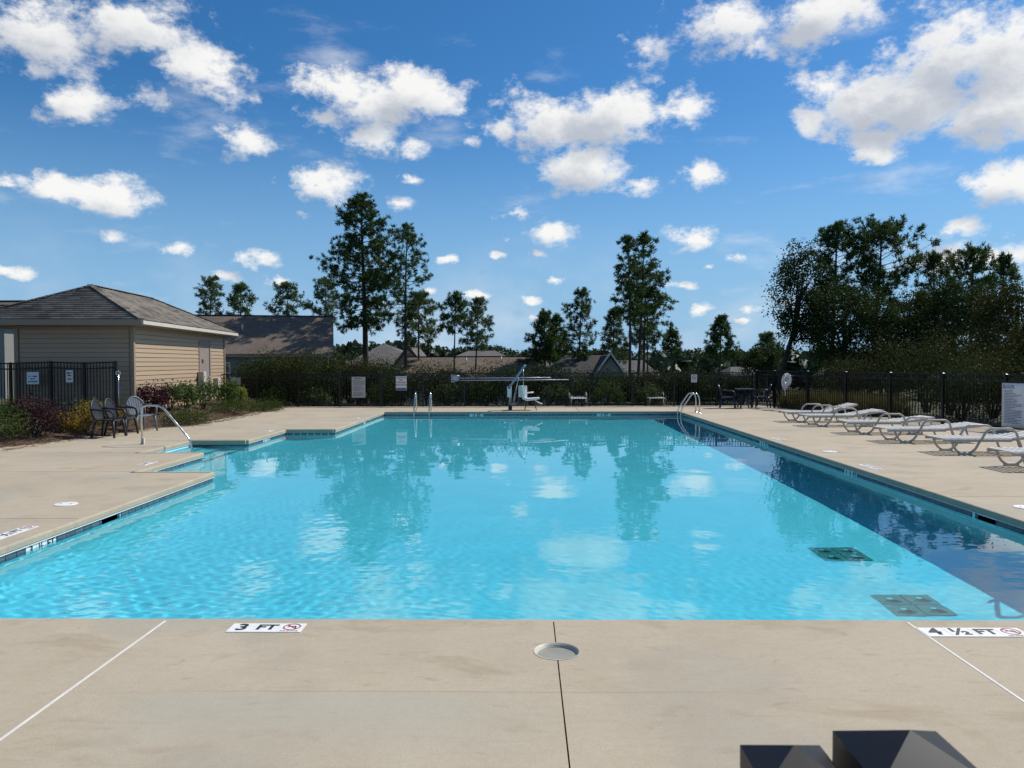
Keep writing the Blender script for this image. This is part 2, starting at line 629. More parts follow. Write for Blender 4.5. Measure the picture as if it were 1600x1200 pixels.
M['resin_dark'] = mat_simple('dark_grey_resin', (.028, .029, .034), .45, var=.15, spec=.3)
M['resin_grey'] = mat_simple('blue_grey_resin', (.15, .165, .19), .45, var=.12, spec=.3)
M['resin_navy'] = mat_simple('navy_resin', (.018, .02, .045), .35, var=.15)


def mat_tile():
    m, nt, b = new_mat('waterline_tile'); t = NT(nt)
    r = t.objrand()
    co = t.coord('World')
    c = t.mix(r, (.055, .075, .105), (.10, .125, .155))
    c = t.mix(t.rng(t.noise(co, 14, 5), .4, .75, 0, .5), c, (.16, .18, .19))
    nt.links.new(c, b.inputs['Base Color'])
    b.inputs['Roughness'].default_value = .25
    return m


M['tile'] = mat_tile()


def mat_water():
    m, nt, b = new_mat('water')
    nt.nodes.remove(b)
    rf = nt.nodes.new('ShaderNodeBsdfRefraction')
    rf.inputs['IOR'].default_value = 1.33; rf.inputs['Roughness'].default_value = 0.0
    rf.inputs['Color'].default_value = WATER_TINT
    gl = nt.nodes.new('ShaderNodeBsdfGlossy')
    gl.inputs['Roughness'].default_value = 0.0; gl.inputs['Color'].default_value = (1, 1, 1, 1)
    fr = nt.nodes.new('ShaderNodeFresnel'); fr.inputs['IOR'].default_value = 1.33
    mx = nt.nodes.new('ShaderNodeMixShader')
    nt.links.new(fr.outputs[0], mx.inputs[0]); nt.links.new(rf.outputs[0], mx.inputs[1]); nt.links.new(gl.outputs[0], mx.inputs[2])
    nt.links.new(mx.outputs[0], nt.nodes['Material Output'].inputs['Surface'])
    return m


WATER_TINT = (.37, .92, 1.0, 1)
M['water'] = mat_water()

# ------------------------------------------------------------------ the pool
X0, X1, Y0, Y1 = -4.65, 5.05, 4.80, 25.10          # main basin (edge of the deck)
XB, YB0, YB1 = -5.85, 11.30, 18.60                 # bay on the left
XS, YS0, YS1 = -7.05, 13.75, 16.00                 # stair alcove in the bay
POOL = [(X0, Y0), (X1, Y0), (X1, Y1), (X0, Y1), (X0, YB1), (XB, YB1), (XB, YS1), (XS, YS1), (XS, YS0), (XB, YS0), (XB, YB0), (X0, YB0)]
WATER_Z = -0.125
WALL_SET = .03


def offset_poly(poly, d):
    """grow a ccw polygon outwards by d (mitred)"""
    out = []
    n = len(poly)
    for i in range(n):
        p0, p1, p2 = Vector(poly[i - 1]), Vector(poly[i]), Vector(poly[(i + 1) % n])
        e1 = (p1 - p0).normalized(); e2 = (p2 - p1).normalized()
        n1 = Vector((e1.y, -e1.x)); n2 = Vector((e2.y, -e2.x))
        out.append(tuple(p1 + (n1 + n2) * (d / (1 + n1.dot(n2)))))
    return out


def sweep_loop(profile, poly):
    """profile: (grow, z) points swept round the closed polygon"""
    mb = MB(); n = len(poly); vs = []
    for (g, z) in profile:
        vs += [(p[0], p[1], z) for p in offset_poly(poly, g)]
    fs = []
    for j in range(len(profile) - 1):
        for i in range(n):
            i2 = (i + 1) % n
            fs.append((j * n + i, j * n + i2, (j + 1) * n + i2, (j + 1) * n + i))
    mb.add(vs, fs)
    return mb


def inside(poly, x, y):
    c = False
    n = len(poly)
    for i in range(n):
        xa, ya = poly[i]; xb, yb = poly[(i + 1) % n]
        if (ya > y) != (yb > y) and x < (xb - xa) * (y - ya) / (yb - ya) + xa:
            c = not c
    return c


def floor_depth(x):
    return .90 + (min(max(x, X0), X1) - X0) / (X1 - X0) * .34


deck = D.objects.new('pool_deck', None)
COL.objects.link(deck); struct(deck)

WALL = offset_poly(POOL, WALL_SET)
xs_b = sorted(set(p[0] for p in WALL)); ys_b = sorted(set(p[1] for p in WALL))


def grid_axis(breaks, step_fn):
    out = [breaks[0]]
    for a, b in zip(breaks[:-1], breaks[1:]):
        cur = a
        while True:
            s = step_fn(cur)
            if cur + s * 1.4 >= b:
                break
            cur += s; out.append(cur)
        out.append(b)
    return np.array(out)


def pool_shell():
    mb = MB()
    # walls
    n = len(WALL)
    inner = offset_poly(POOL, WALL_SET - .10)
    vs, fs = [], []
    top = [(p[0], p[1], -.06) for p in WALL]
    low = [(p[0], p[1], WATER_Z - floor_depth(p[0]) + .10) for p in WALL]
    cove = [(p[0], p[1], WATER_Z - floor_depth(p[0])) for p in inner]
    vs = top + low + cove
    for i in range(n):
        j = (i + 1) % n
        fs.append((i, j, n + j, n + i)); fs.append((n + i, n + j, 2 * n + j, 2 * n + i))
    mb.add(vs, fs)
    # floor: strips between the break lines
    xi = sorted(set(p[0] for p in inner)); yi = sorted(set(p[1] for p in inner))
    for a, b in zip(xi[:-1], xi[1:]):
        for c, d in zip(yi[:-1], yi[1:]):
            if inside(inner, (a + b) / 2, (c + d) / 2):
                mb.add([(a, c, WATER_Z - floor_depth(a)), (b, c, WATER_Z - floor_depth(b)), (b, d, WATER_Z - floor_depth(b)), (a, d, WATER_Z - floor_depth(a))], [(0, 1, 2, 3)])
    me = mb.mesh('pool_shell')
    o = struct(obj('pool_shell', me, M['plaster']))
    return o


shell = pool_shell()
shell.cycles.is_caustics_receiver = True


def water_surface():
    xs = grid_axis(xs_b, lambda x: .03)
    ys = grid_axis(ys_b, lambda y: min(.085, .018 + .0045 * max(0, y - 5)))
    X, Y = np.meshgrid(xs, ys)
    Z = np.zeros_like(X)
    rg = np.random.default_rng(5)
    # long lazy swell, wind ripples, and sharper chop towards the near shallow end
    near = np.clip(1.25 - (Y - 4.8) / 7.5, 0.0, 1.0)
    left = np.clip((1.5 - X) / 6.0, .25, 1.0)
    px, py = X.copy(), Y.copy()
    warpx = .35 * np.sin(.9 * Y + .6 * X) + .2 * np.sin(1.7 * X - .8 * Y + 1)
    warpy = .35 * np.sin(1.1 * X - .5 * Y + 2)
    for lam0, amp0, cnt, sel in ((2.1, .00042, 9, 0), (.80, .00020, 16, 0), (.36, .00009, 24, 1), (.19, .00011, 34, 2), (.115, .000095, 40, 2)):
        for _ in range(cnt):
            lam = lam0 * rg.uniform(.7, 1.35)
            th = rg.uniform(0, 2 * PI)
            k = 2 * PI / lam
            a = amp0 * rg.uniform(.5, 1.3)
            w = {0: .42 + .58 * near, 1: .06 + 1.0 * near * left, 2: 1.0 * near ** 1.2 * left}[sel]
            Z += WAVE * a * w * np.sin(k * ((px + warpx * .5) * math.cos(th) + (py + warpy * .5) * math.sin(th)) + rg.uniform(0, 6.28))
    nx, ny = len(xs), len(ys)
    idx = np.arange(nx * ny).reshape(ny, nx)
    q = np.stack([idx[:-1, :-1], idx[:-1, 1:], idx[1:, 1:], idx[1:, :-1]], -1).reshape(-1, 4)
    cxm = ((X[:-1, :-1] + X[1:, 1:]) / 2).ravel(); cym = ((Y[:-1, :-1] + Y[1:, 1:]) / 2).ravel()
    keep = (
        ((cxm > WALL[0][0])) |
        ((cxm > WALL[5][0]) & (cym > WALL[11][1]) & (cym < WALL[4][1])) |
        ((cym > WALL[8][1]) & (cym < WALL[7][1])))
    q = q[keep]
    V = np.stack([X.ravel(), Y.ravel(), Z.ravel() + WATER_Z], -1)
    used = np.unique(q); remap = -np.ones(len(V), dtype=np.int64); remap[used] = np.arange(len(used))
    me = mesh_np('water', V[used], remap[q], True)
    o = struct(obj('water', me, M['water']))
    o.cycles.is_caustics_caster = True
    return o


WAVE = 0.85
water = water_surface()

# ------------------------------------------------------------------ terrain
def smooth01(t):
    t = np.clip(t, 0, 1); return t * t * (3 - 2 * t)


def ground_z(x, y):
    x = np.asarray(x, float); y = np.asarray(y, float)
    z = np.full(np.broadcast(x, y).shape, -.05)
    # the land falls away behind the back fence, more to the right
    fall = smooth01((y - 31) / 26)
    z = z - fall * (.6 + 3.4 * smooth01((x + 22) / 16))
    rfall = smooth01((x - 14) / 40) * smooth01((y - 2) / 20)
    z = z - rfall * 1.6 * (1 - fall)
    z = z - smooth01((y - 90) / 150) * 2.0
    z = z + smooth01((y - 260) / 420) * 11.0 * (.75 + .25 * np.sin(x * .006 + .8))
    return z


def build_ground():
    xs = np.concatenate([np.linspace(-900, -60, 15)[:-1], np.linspace(-60, -14.5, 14), np.linspace(16, 60, 14), np.linspace(60, 900, 15)[1:]])
    xs = np.unique(np.concatenate([xs, np.linspace(-14.5, 16, 13)]))
    ys = np.unique(np.concatenate([np.linspace(-300, -12, 7), np.linspace(-12, 29, 9), np.linspace(29, 110, 30), np.linspace(110, 900, 28)]))
    X, Y = np.meshgrid(xs, ys)
    Z = ground_z(X, Y)
    # lowered under the pool terrace
    under = (X > -14.6) & (X < 16.1) & (Y > -12.1) & (Y < 28.9)
    Z = np.where(under, -1.9, Z)
    idx = np.arange(X.size).reshape(X.shape)
    q = np.stack([idx[:-1, :-1], idx[:-1, 1:], idx[1:, 1:], idx[1:, :-1]], -1).reshape(-1, 4)
    me = mesh_np('ground', np.stack([X.ravel(), Y.ravel(), Z.ravel()], -1), q, True)
    m, nt, b = new_mat('grass_ground'); t = NT(nt)
    co = t.coord('World')
    c = t.mix(t.noise(co, .25, 5), (.03, .042, .013), (.055, .058, .02))
    c = t.mix(t.rng(t.noise(co, 7, 5), .45, .7, 0, .6), c, (.075, .07, .03))
    nt.links.new(c, b.inputs['Base Color']); b.inputs['Roughness'].default_value = .95
    nt.links.new(t.bump(t.noise(co, 14, 5), .6, .05), b.inputs['Normal'])
    return struct(obj('ground', me, m))


ground = build_ground()

# mulch bed along the left, rising away from the deck.  Its edge against the concrete is a curve.
BED_EDGE = [tuple(on_plane(px, py)[:2]) for (px, py) in ((-190, 742), (-90, 722), (0, 706), (61, 696), (105, 690), (140, 685.5), (205, 677), (252, 669), (313, 665), (355, 657), (395, 649), (425, 642), (446, 637.2))]


def edge_x(y):
    pts = sorted(BED_EDGE, key=lambda p: p[1])
    if y <= pts[0][1]:
        return pts[0][0]
    for a, b in zip(pts[:-1], pts[1:]):
        if a[1] <= y <= b[1]:
            return a[0] + (b[0] - a[0]) * (y - a[1]) / (b[1] - a[1])
    return pts[-1][0]


def bed_z(x, y):
    d = edge_x(y) - x
    return -.02 + .32 * float(smooth01(d / 2.4)) + .02 * math.sin(3 * x + 2 * y) * min(1, max(0, d))


def build_bed():
    ys = np.linspace(8.5, 29.2, 84)
    us = np.concatenate([np.linspace(-.35, 2.5, 30), np.linspace(2.7, 14, 14)])
    V = []
    for y in ys:
        ex = edge_x(y)
        for u in us:
            x = ex - u
            z = bed_z(x, y) if u > 0 else -.03
            V.append((x, y, z + rnd.uniform(-.012, .012) * (u > .05)))
    ny, nx = len(ys), len(us)
    idx = np.arange(nx * ny).reshape(ny, nx)
    q = np.stack([idx[:-1, :-1], idx[1:, :-1], idx[1:, 1:], idx[:-1, 1:]], -1).reshape(-1, 4)
    me = mesh_np('mulch_bed', np.array(V), q, True)
    m, nt, b = new_mat('pine_straw_mulch'); t = NT(nt)
    co = t.coord('World')
    n1 = t.noise(t.mapping(co, (1, 1, 1)), 26, 6, .7, 1.5)
    n2 = t.noise(t.mapping(co, (30, 9, 9), rot=(0, 0, .7)), 3, 5, .7)
    c = t.mix(t.rng(n1, .3, .7), (.032, .019, .012), (.13, .078, .048))
    c = t.mix(t.rng(n2, .5, .75, 0, .6), c, (.19, .115, .07))
    nt.links.new(c, b.inputs['Base Color']); b.inputs['Roughness'].default_value = .95
    nt.links.new(t.bump(t.math('ADD', n1, n2), .9, .03), b.inputs['Normal'])
    return struct(obj('mulch_bed', me, m))


bed = build_bed()
# loose pine straw on the bed: thin blades, uncountable
def straw():
    V, Fq = [], []
    rg = random.Random(3)
    for i in range(5200):
        y = rg.uniform(9, 28.5)
        x = edge_x(y) - abs(rg.gauss(0, 1.6)) + .04
        z = (bed_z(x, y) if x < edge_x(y) else 0.0) + rg.uniform(.0, .02)
        a = rg.uniform(0, PI); l = rg.uniform(.05, .13); w = .004
        dx, dy = math.cos(a) * l, math.sin(a) * l; sx, sy = -math.sin(a) * w, math.cos(a) * w
        t = rg.uniform(-.015, .03)
        o = len(V)
        V += [(x - dx, y - dy, z), (x + dx, y + dy, z + t), (x + dx + sx, y + dy + sy, z + t + .006), (x - dx + sx, y - dy + sy, z + .006)]
        Fq.append((o, o + 1, o + 2, o + 3))
    me = mesh_np('pine_straw', np.array(V), np.array(Fq))
    o = obj('pine_straw', me, mat_leaf('straw', (.10, .055, .03), (.22, .13, .07), None, .1, .8))
    stuff(o); o['label'] = 'loose brown pine straw scattered over the planting bed'; o['category'] = 'pine straw'


straw()


# ------------------------------------------------------------------ concrete deck: slabs with joints, cantilevered edge
GAP = .007
def slab(poly, bev=.006):
    """poly ccw; top at z = 0"""
    small = offset_poly(poly, -GAP / 2)
    tiny = offset_poly(poly, -GAP / 2 - bev)
    n = len(poly)
    vs = [(p[0], p[1], 0) for p in tiny] + [(p[0], p[1], -bev) for p in small] + [(p[0], p[1], -.09) for p in small]
    fs = [tuple(range(n))]
    for k in (0, 1):
        fs += [(k * n + i, (k + 1) * n + i, (k + 1) * n + (i + 1) % n, k * n + (i + 1) % n) for i in range(n)]
    return MB().add(vs, fs).build('slab', M['concrete'], deck)


def rect(a, b, c, d):
    return [(a, c), (b, c), (b, d), (a, d)]


EDGE = .06            # width of the rounded edge strip round the water
JX = [-2.28, .18, 2.38]
ye = Y0 - EDGE
SE = GAP / 2 + .006        # slab tops run on to meet the edge strip without a gap
nx = [-14.0, -9.2, -5.4] + JX + [5.6, 9.0, 13.5]
for a, b in zip(nx[:-1], nx[1:]):
    slab(rect(a, b, -3.0, ye + SE)) if abs(a - JX[0]) > .01 and abs(a - JX[1]) > .01 else None
# the two middle slabs share the round hole of the lid, so they are cut round it
LID = on_plane(870, 1017.5, 0.0)
LR = .128
def slab_with_bite(x0, x1, left):
    # rectangle with a half-disc notch on the joint line at x = JX[1]
    pts = []
    n = 14
    if left:
        pts = [(x0, -3.0), (x1, -3.0)]
        for k in range(n + 1):
            a = -PI / 2 - PI * k / n
            pts.append((min(x1, LID.x + LR * math.cos(a)), LID.y + LR * math.sin(a)))
        pts += [(x1, ye), (x0, ye)]
    else:
        pts = [(x0, ye)]
        for k in range(n + 1):
            a = PI / 2 - PI * k / n
            pts.append((max(x0, LID.x + LR * math.cos(a)), LID.y + LR * math.sin(a)))
        pts += [(x0, -3.0), (x1, -3.0), (x1, ye)]
    g = GAP / 2
    pts = [(p[0] - g if left and abs(p[0] - x1) < 1e-6 else p[0] + g if (not left) and abs(p[0] - x0) < 1e-6 else p[0], p[1]) for p in pts]
    nn = len(pts)
    vs = [(p[0], p[1], 0) for p in pts] + [(p[0], p[1], -.09) for p in pts]
    fs = [tuple(range(nn))] + [(i, nn + i, nn + (i + 1) % nn, (i + 1) % nn) for i in range(nn)]
    MB().add(vs, fs).build('slab', M['concrete'], deck)


slab_with_bite(JX[0] + GAP / 2, LID.x, True)
slab_with_bite(LID.x, JX[2] - GAP / 2, False)
JX[1] = LID.x
# right side
xe = X1 + EDGE
RF = lambda y: 8.3 + .288 * (28.4 - y)       # line of the right-hand fence
ry = [ye, 9.2, 13.6, 18.0, 22.4, 25.16]
for a, b in zip(ry[:-1], ry[1:]):
    slab([(xe - SE, a), (RF(a) + .35, a), (RF(b) + .35, b), (xe - SE, b)])
# back
yb = Y1 + EDGE
BACK_Y = 28.0
bx = [X0 - EDGE, -1.5, 1.8, 5.05 + EDGE]
for a, b in zip(bx[:-1], bx[1:]):
    slab(rect(a, b, yb - SE, BACK_Y + .25))
slab([(xe, yb), (RF(yb) + .35, yb), (RF(28.3) + .3, BACK_Y + .25), (xe, BACK_Y + .25)])
# left: strips that end at the planting bed (they run a little under it)
def left_slab(x1, a, b, under=1.2):
    xa, xb = edge_x(a) - under, edge_x(b) - under
    slab([(xa, a), (x1 + SE, a), (x1 + SE, b), (xb, b)])


left_slab(X0 - EDGE, ye, 7.9); left_slab(X0 - EDGE, 7.9, YB0 - EDGE + .12)
left_slab(XB - EDGE, YB0 - EDGE + .12, YS0 - EDGE + .12)
left_slab(XS - EDGE, YS0 - EDGE + .12, YS1 + EDGE - .12)
left_slab(XB - EDGE, YS1 + EDGE - .12, YB1 + EDGE - .12)
left_slab(X0 - EDGE, YB1 + EDGE - .12, 22.4); left_slab(X0 - EDGE, 22.4, 25.16)
slab([(edge_x(25.16) - 1.2, 25.16), (X0 - EDGE, 25.16), (X0 - EDGE, BACK_Y + .25), (edge_x(BACK_Y) - 1.2, BACK_Y + .25)])
def coping():
    r = .022
    prof = [(EDGE, 0.0)]
    for k in range(6):
        a = PI / 2 * k / 5
        prof.append((r - r * math.sin(a), -r + r * math.cos(a)))
    prof += [(0, -.062), (.004, -.068), (.012, -.072), (EDGE, -.072)]
    mb = sweep_loop(prof, POOL)
    me = mb.mesh('coping')
    o = obj('coping', me, M['concrete'], deck)
    # thin white form strip below the edge
    s = sweep_loop([(.010, -.0722), (.004, -.0724), (.004, -.081), (.028, -.081)], POOL)
    s.build('edge_strip', M['white_paint'], deck)


coping()
# bedding below the slabs (seen only down the open joints)
mb = MB()
for (a, b, c, d) in ((-14, 13.5, -3, ye), (xe, 13.0, ye, 25.16), (-4.7 - 9, 8.5, yb, 28.2)):
    mb.box((a + b) / 2, (c + d) / 2, -.13, b - a, d - c, .06)
mb.build('bedding', M['joint_dark'], deck)

# white sealant in two of the joints of the near deck, a dark open joint between them
for x in (-2.28, 2.38):
    MB().box(x, (ye - 3) / 2, -.004, .014, ye + 3, .012).build('joint_sealant', M['sealant'], deck)
    MB().box(x + (.0125 if x > 0 else -.0125), (ye - 3) / 2, -.006, .009, ye + 3, .006).build('joint_edge', M['joint_dark'], deck)

# ------------------------------------------------------------------ waterline tiles
tile_me = MB().box(0, 0, 0, .146, .012, .146, bev=.003).mesh('tile')
tile_me.materials.append(M['tile'])
white_tile_me = MB().box(0, 0, 0, .146, .014, .146, bev=.003).mesh('tile')
white_tile_me.materials.append(M['white_paint'])
TZ = -.081 - .0745


def tile_run(p, q, skip=()):
    """tiles along a wall from p to q, facing the water on the left of p->q"""
    p, q = Vector(p), Vector(q)
    n = int((q - p).length / .15)
    d = (q - p).normalized()
    rz = math.atan2(d.y, d.x)
    nrm = Vector((-d.y, d.x))
    out = []
    for i in range(n):
        c = p + d * (.075 + i * (q - p).length / n)
        if any(abs((c - Vector(s)).length) < w for s, w in skip):
            continue
        o = D.objects.new('tile', tile_me); COL.objects.link(o); o.parent = shell
        o.location = (c.x + nrm.x * .005, c.y + nrm.y * .005, TZ)
        o.rotation_euler = (0, 0, rz)
        out.append((c, rz, nrm))
    return out


W = WALL
SK_L = (W[0][0], 8.45); SK_R = (W[1][0], 8.42)
MARK_L = (W[0][0], 7.22)
tile_run(W[1], W[2], [(SK_R, .25), ((W[1][0], 11.9), .26), ((W[1][0], 16.2), .26)])
tile_run(W[2], W[3], [((2.6, W[2][1]), .2), ((-1.6, W[2][1]), .2)])
tile_run(W[3], W[4], [((W[3][0], 22.1), .2)])
tile_run(W[4], W[5]); tile_run(W[5], W[6], [((W[5][0], 17.2), .2)]); tile_run(W[6], W[7]); tile_run(W[9], W[10], [((W[9][0], 11.75), .26)])
tile_run(W[11], (W[11][0], 5.2), [(SK_L, .25), (MARK_L, .27)])

_LET = {}


def lettering(s, size, mat, parent, loc, rot, bold=.0):
    key = (s, size, mat.name, bold)
    if key not in _LET:
        me = text_mesh(s, size, bold); me.materials.append(mat); _LET[key] = me
    o = D.objects.new('lettering', _LET[key]); COL.objects.link(o)
    o.parent = parent; o.location = loc; o.rotation_euler = rot
    return o


def wall_marker(p, rz, parts, label):
    """white tiles with a depth on the waterline; rz: direction of reading"""
    t = thing('depth_marker', label, 'depth marker', (p[0], p[1], TZ), rz)
    n = len(parts)
    for i, s in enumerate(parts):
        x = (i - (n - 1) / 2) * .15
        o = D.objects.new('tile', white_tile_me); COL.objects.link(o); o.parent = t; o.location = (x, 0, 0)
        lettering(s, .115, M['black_print'], t, (x, -.0085, .025), (PI / 2, 0, 0), .004)
    return t


wall_marker((W[0][0] + .006, MARK_L[1]), PI / 2, ['3', '½', 'FT'], 'white waterline tiles reading 3 ½ FT below the left deck edge')
wall_marker((W[1][0] - .006, 11.9), -PI / 2, ['4', '½', 'FT'], 'white waterline depth tiles on the shaded right wall between skimmer and far ladder')
wall_marker((W[1][0] - .006, 16.2), -PI / 2, ['4', '½', 'FT'], 'white waterline depth tiles on the shaded right wall, far from the skimmer')
wall_marker((2.6, W[2][1] - .006), 0, ['4', 'FT'], 'white waterline depth tiles on the far wall below the white lounge chairs')
wall_marker((-1.6, W[2][1] - .006), 0, ['3', 'FT'], 'white waterline depth tiles on the far wall beside the pool lift')
wall_marker((W[3][0] + .006, 22.1), PI / 2, ['3', 'FT'], 'white waterline depth tiles on the left wall beside the twin ladder rails')
wall_marker((W[5][0] + .006, 17.2), PI / 2, ['3', 'FT'], 'white waterline depth tiles in the bay past the stair alcove')
wall_marker((W[9][0] + .006, 11.75), PI / 2, ['3', 'FT'], 'white waterline depth tiles at the near corner of the bay')


def no_diving(parent, x, y, z, r=.05, flip=0):
    """red ring and bar with a small black diver, lying flat"""
    mb = MB(); seg = 28
    vs, fs = [], []
    for k in range(seg):
        a = 2 * PI * k / seg
        for q in (r, r * .84):
            vs.append((math.cos(a) * q, math.sin(a) * q, 0))
    fs = [(2 * k, (2 * k + 2) % (2 * seg), (2 * k + 3) % (2 * seg), 2 * k + 1) for k in range(seg)]
    mb.add(vs, fs)
    c = math.cos(PI / 4); w = r * .09
    mb.add([(-r * c * .9 - w * c, r * c * .9 - w * c, 0), (-r * c * .9 + w * c, r * c * .9 + w * c, 0), (r * c * .9 + w * c, -r * c * .9 + w * c, 0), (r * c * .9 - w * c, -r * c * .9 - w * c, 0)], [(0, 1, 2, 3)])
    o = mb.build('prohibition_ring', M['red_print'], parent, (x, y, z))
    d = MB()
    d.add([(-.6 * r, -.05 * r, 0), (-.5 * r, .15 * r, 0), (.35 * r, .32 * r, 0), (.4 * r, .12 * r, 0)], [(0, 3, 2, 1)])
    d.add([(.3 * r, .1 * r, 0), (.5 * r, -.55 * r, 0), (.62 * r, -.5 * r, 0), (.46 * r, .2 * r, 0)], [(0, 1, 2, 3)])
    d.build('diver_mark', M['black_print'], parent, (x, y, z - .0004))
    return o


def deck_marker(cx, cy, rz, parts, label, ts=.1524):
    t = thing('depth_marker', label, 'depth marker', (cx, cy, 0), rz)
    n = len(parts)
    me = MB().box(0, 0, .0015, ts - .003, ts - .003, .005).mesh('tile'); me.materials.append(M['white_paint'])
    for i, s in enumerate(parts):
        x = (i - (n - 1) / 2) * ts
        o = D.objects.new('tile', me); COL.objects.link(o); o.parent = t; o.location = (x, 0, 0)
        if s == 'ND':
            no_diving(t, x, .012, .0055, .054)
            lettering('NO DIVING', .021, M['black_print'], t, (x, -.058, .0052), (0, 0, 0), .0004)
        else:
            lettering(s, .148 if len(s) == 1 else .118, M['black_print'], t, (x, .002, .0052), (0, 0, 0), .0045)
    return t


a = on_plane(417, 981.5); deck_marker(a.x, a.y, 0, ['3', 'FT', 'ND'], 'white deck tiles reading 3 FT with a red no-diving ring')
a = on_plane(1521, 988.5); deck_marker(a.x, a.y, 0, ['4', '½', 'FT', 'ND'], 'white deck tiles reading 4 ½ FT beside the white joint')
a = on_plane(28, 826); deck_marker(-4.95, a.y - .2, PI / 2, ['3', '½', 'FT', 'ND'], 'white deck tiles reading 3 ½ FT on the left deck edge')
deck_marker(5.32, 11.75, -PI / 2, ['4', '½', 'FT', 'ND'], 'white deck depth tiles on the right, by the middle of the lounger row')
deck_marker(5.32, 16.0, -PI / 2, ['4', '½', 'FT', 'ND'], 'white deck tiles with a depth on the right deck edge, beside the far loungers')
a = on_plane(212, 727); deck_marker(-6.15, a.y + .2, PI / 2, ['3', 'FT', 'ND'], 'white deck tiles with a depth at the near corner of the bay')
a = on_plane(397, 674); deck_marker(-6.15, a.y + .1, PI / 2, ['3', 'FT', 'ND'], 'white deck tiles with a depth past the stair alcove')
a = on_plane(576, 652); deck_marker(-4.95, 22.3, PI / 2, ['3', 'FT', 'ND'], 'white deck tiles with a depth on the left deck edge near the back fence')

# ------------------------------------------------------------------ skimmers: throat in the wall and round lid in the deck
def skimmer_throat(y, side, label):
    x = W[1][0] if side > 0 else W[0][0]
    t = thing('skimmer_throat', label, 'skimmer', (x, y, -.155), 0)
    MB().box(side * .10, 0, -.0, .2, .34, .12).build('opening', M['joint_dark'], t)
    fr = MB()
    for (dy, dz, sy, sz) in ((-.19, 0, .03, .146), (.19, 0, .03, .146), (0, -.066, .35, .014)):
        fr.box(-side * .004, dy, dz, .014, sy, sz)
    fr.build('frame', M['tile'], t)


skimmer_throat(8.45, -1, 'dark skimmer opening in the waterline tiles of the left wall')
skimmer_throat(8.42, 1, 'dark skimmer opening in the waterline tiles of the shaded right wall')


def lid(x, y, label, r=.125):
    t = thing('skimmer_lid', label, 'lid', (x, y, 0))
    MB().disc((0, 0, .001), r, .006, 32, r * .97).build('cover', M['white_paint'], t)
    MB().disc((r * .5, 0, .0072), .012, .001, 12).build('finger_hole', M['joint_dark'], t)
    MB().disc((-r * .5, 0, .0072), .012, .001, 12).build('finger_hole', M['joint_dark'], t)
    return t


a = on_plane(103, 788); lid(a.x, a.y, 'white round skimmer lid in the left deck near the 3 ½ FT tiles')
a = on_plane(1292, 706); lid(a.x + .05, a.y, 'white round skimmer lid in the right deck between depth tiles')
a = on_plane(1603, 793); lid(a.x, a.y, 'white round skimmer lid in the right deck near the skimmer opening')
# sunken lid in the near deck
t = thing('sunken_lid', 'cream round lid sunk in the near deck on the dark joint', 'lid', (LID.x, LID.y, 0))
M['cream'] = mat_simple('cream_plastic', (.46, .445, .37), .5, var=.08)
ring = MB(); seg = 40; vs = []; fs = []
prof = [(LR + .004, .002), (LR - .003, .003), (LR - .006, -.012), (LR - .016, -.014), (LR - .018, -.024), (0.0, -.024)]
for (r_, z_) in prof:
    for k in range(seg):
        vs.append((r_ * math.cos(2 * PI * k / seg), r_ * math.sin(2 * PI * k / seg), z_))
for j in range(len(prof) - 2):
    for k in range(seg):
        fs.append((j * seg + k, j * seg + (k + 1) % seg, (j + 1) * seg + (k + 1) % seg, (j + 1) * seg + k))
ring.add(vs[:5 * seg], fs, True)
ring.build('collar', M['cream'], t)
M['cover_grey'] = mat_simple('grey_cover', (.27, .265, .21), .6, var=.1)
MB().disc((0, 0, -.026), LR - .0175, .006, 40).build('cover', M['cover_grey'], t)

# ------------------------------------------------------------------ pool floor: drains, steps
def drain(x, y, label):
    z = WATER_Z - floor_depth(x)
    t = thing('floor_drain', label, 'drain', (x, y, z + .004), 0)
    s = .255
    for i in (-.5, .5):
        for j in (-.5, .5):
            g = MB()
            g.box(0, 0, .004, s - .012, s - .012, .01)
            pl = g.build('grate', M['grate'], t, (i * s, j * s, 0))
            sl_ = MB()
            for k in range(15):
                a = -PI / 2 + (k - 7) * .11
                sl_.bar((math.cos(a) * .035, math.sin(a) * .035 + .03, .0102), (math.cos(a) * .115, math.sin(a) * .115 + .03, .0102), .004, .003)
            sl_.build('slot', M['black_print'], pl)
            MB().disc((0, .03, .0092), .026, .004, 14).build('screw_cap', M['white_paint'], pl)
    return t


drain(3.34, 6.57, 'dark square floor drain of four grates, the one with the ladder shadow beside it')
drain(3.34, 8.10, 'dark square floor drain of four grates, out in the middle away from the ladder shadow')

steps = thing('pool_steps', 'white plaster entry steps with dark nosing tiles in the alcove', 'steps', (XS, (YS0 + YS1) / 2, 0))
sw = YS1 - YS0 + 2 * WALL_SET
zb = WATER_Z - floor_depth(X0) - .02
for i, (xn, zt) in enumerate(((-6.70, -.26), (-6.34, -.50), (-5.98, -.74))):
    xa = XS - WALL_SET
    MB().box((xa + xn) / 2 - XS, 0, (zt + zb) / 2, xn - xa, sw - .004, zt - zb).build('step', M['plaster'], steps)
    MB().box(xn - .022 - XS, 0, zt + .003, .05, sw - .02, .008).build('nosing_tile', M['tile'], steps)


# ------------------------------------------------------------------ handrails and ladders
def flange(mb, p, r=.05):
    mb.disc(p, r, .02, 16, r * .55)


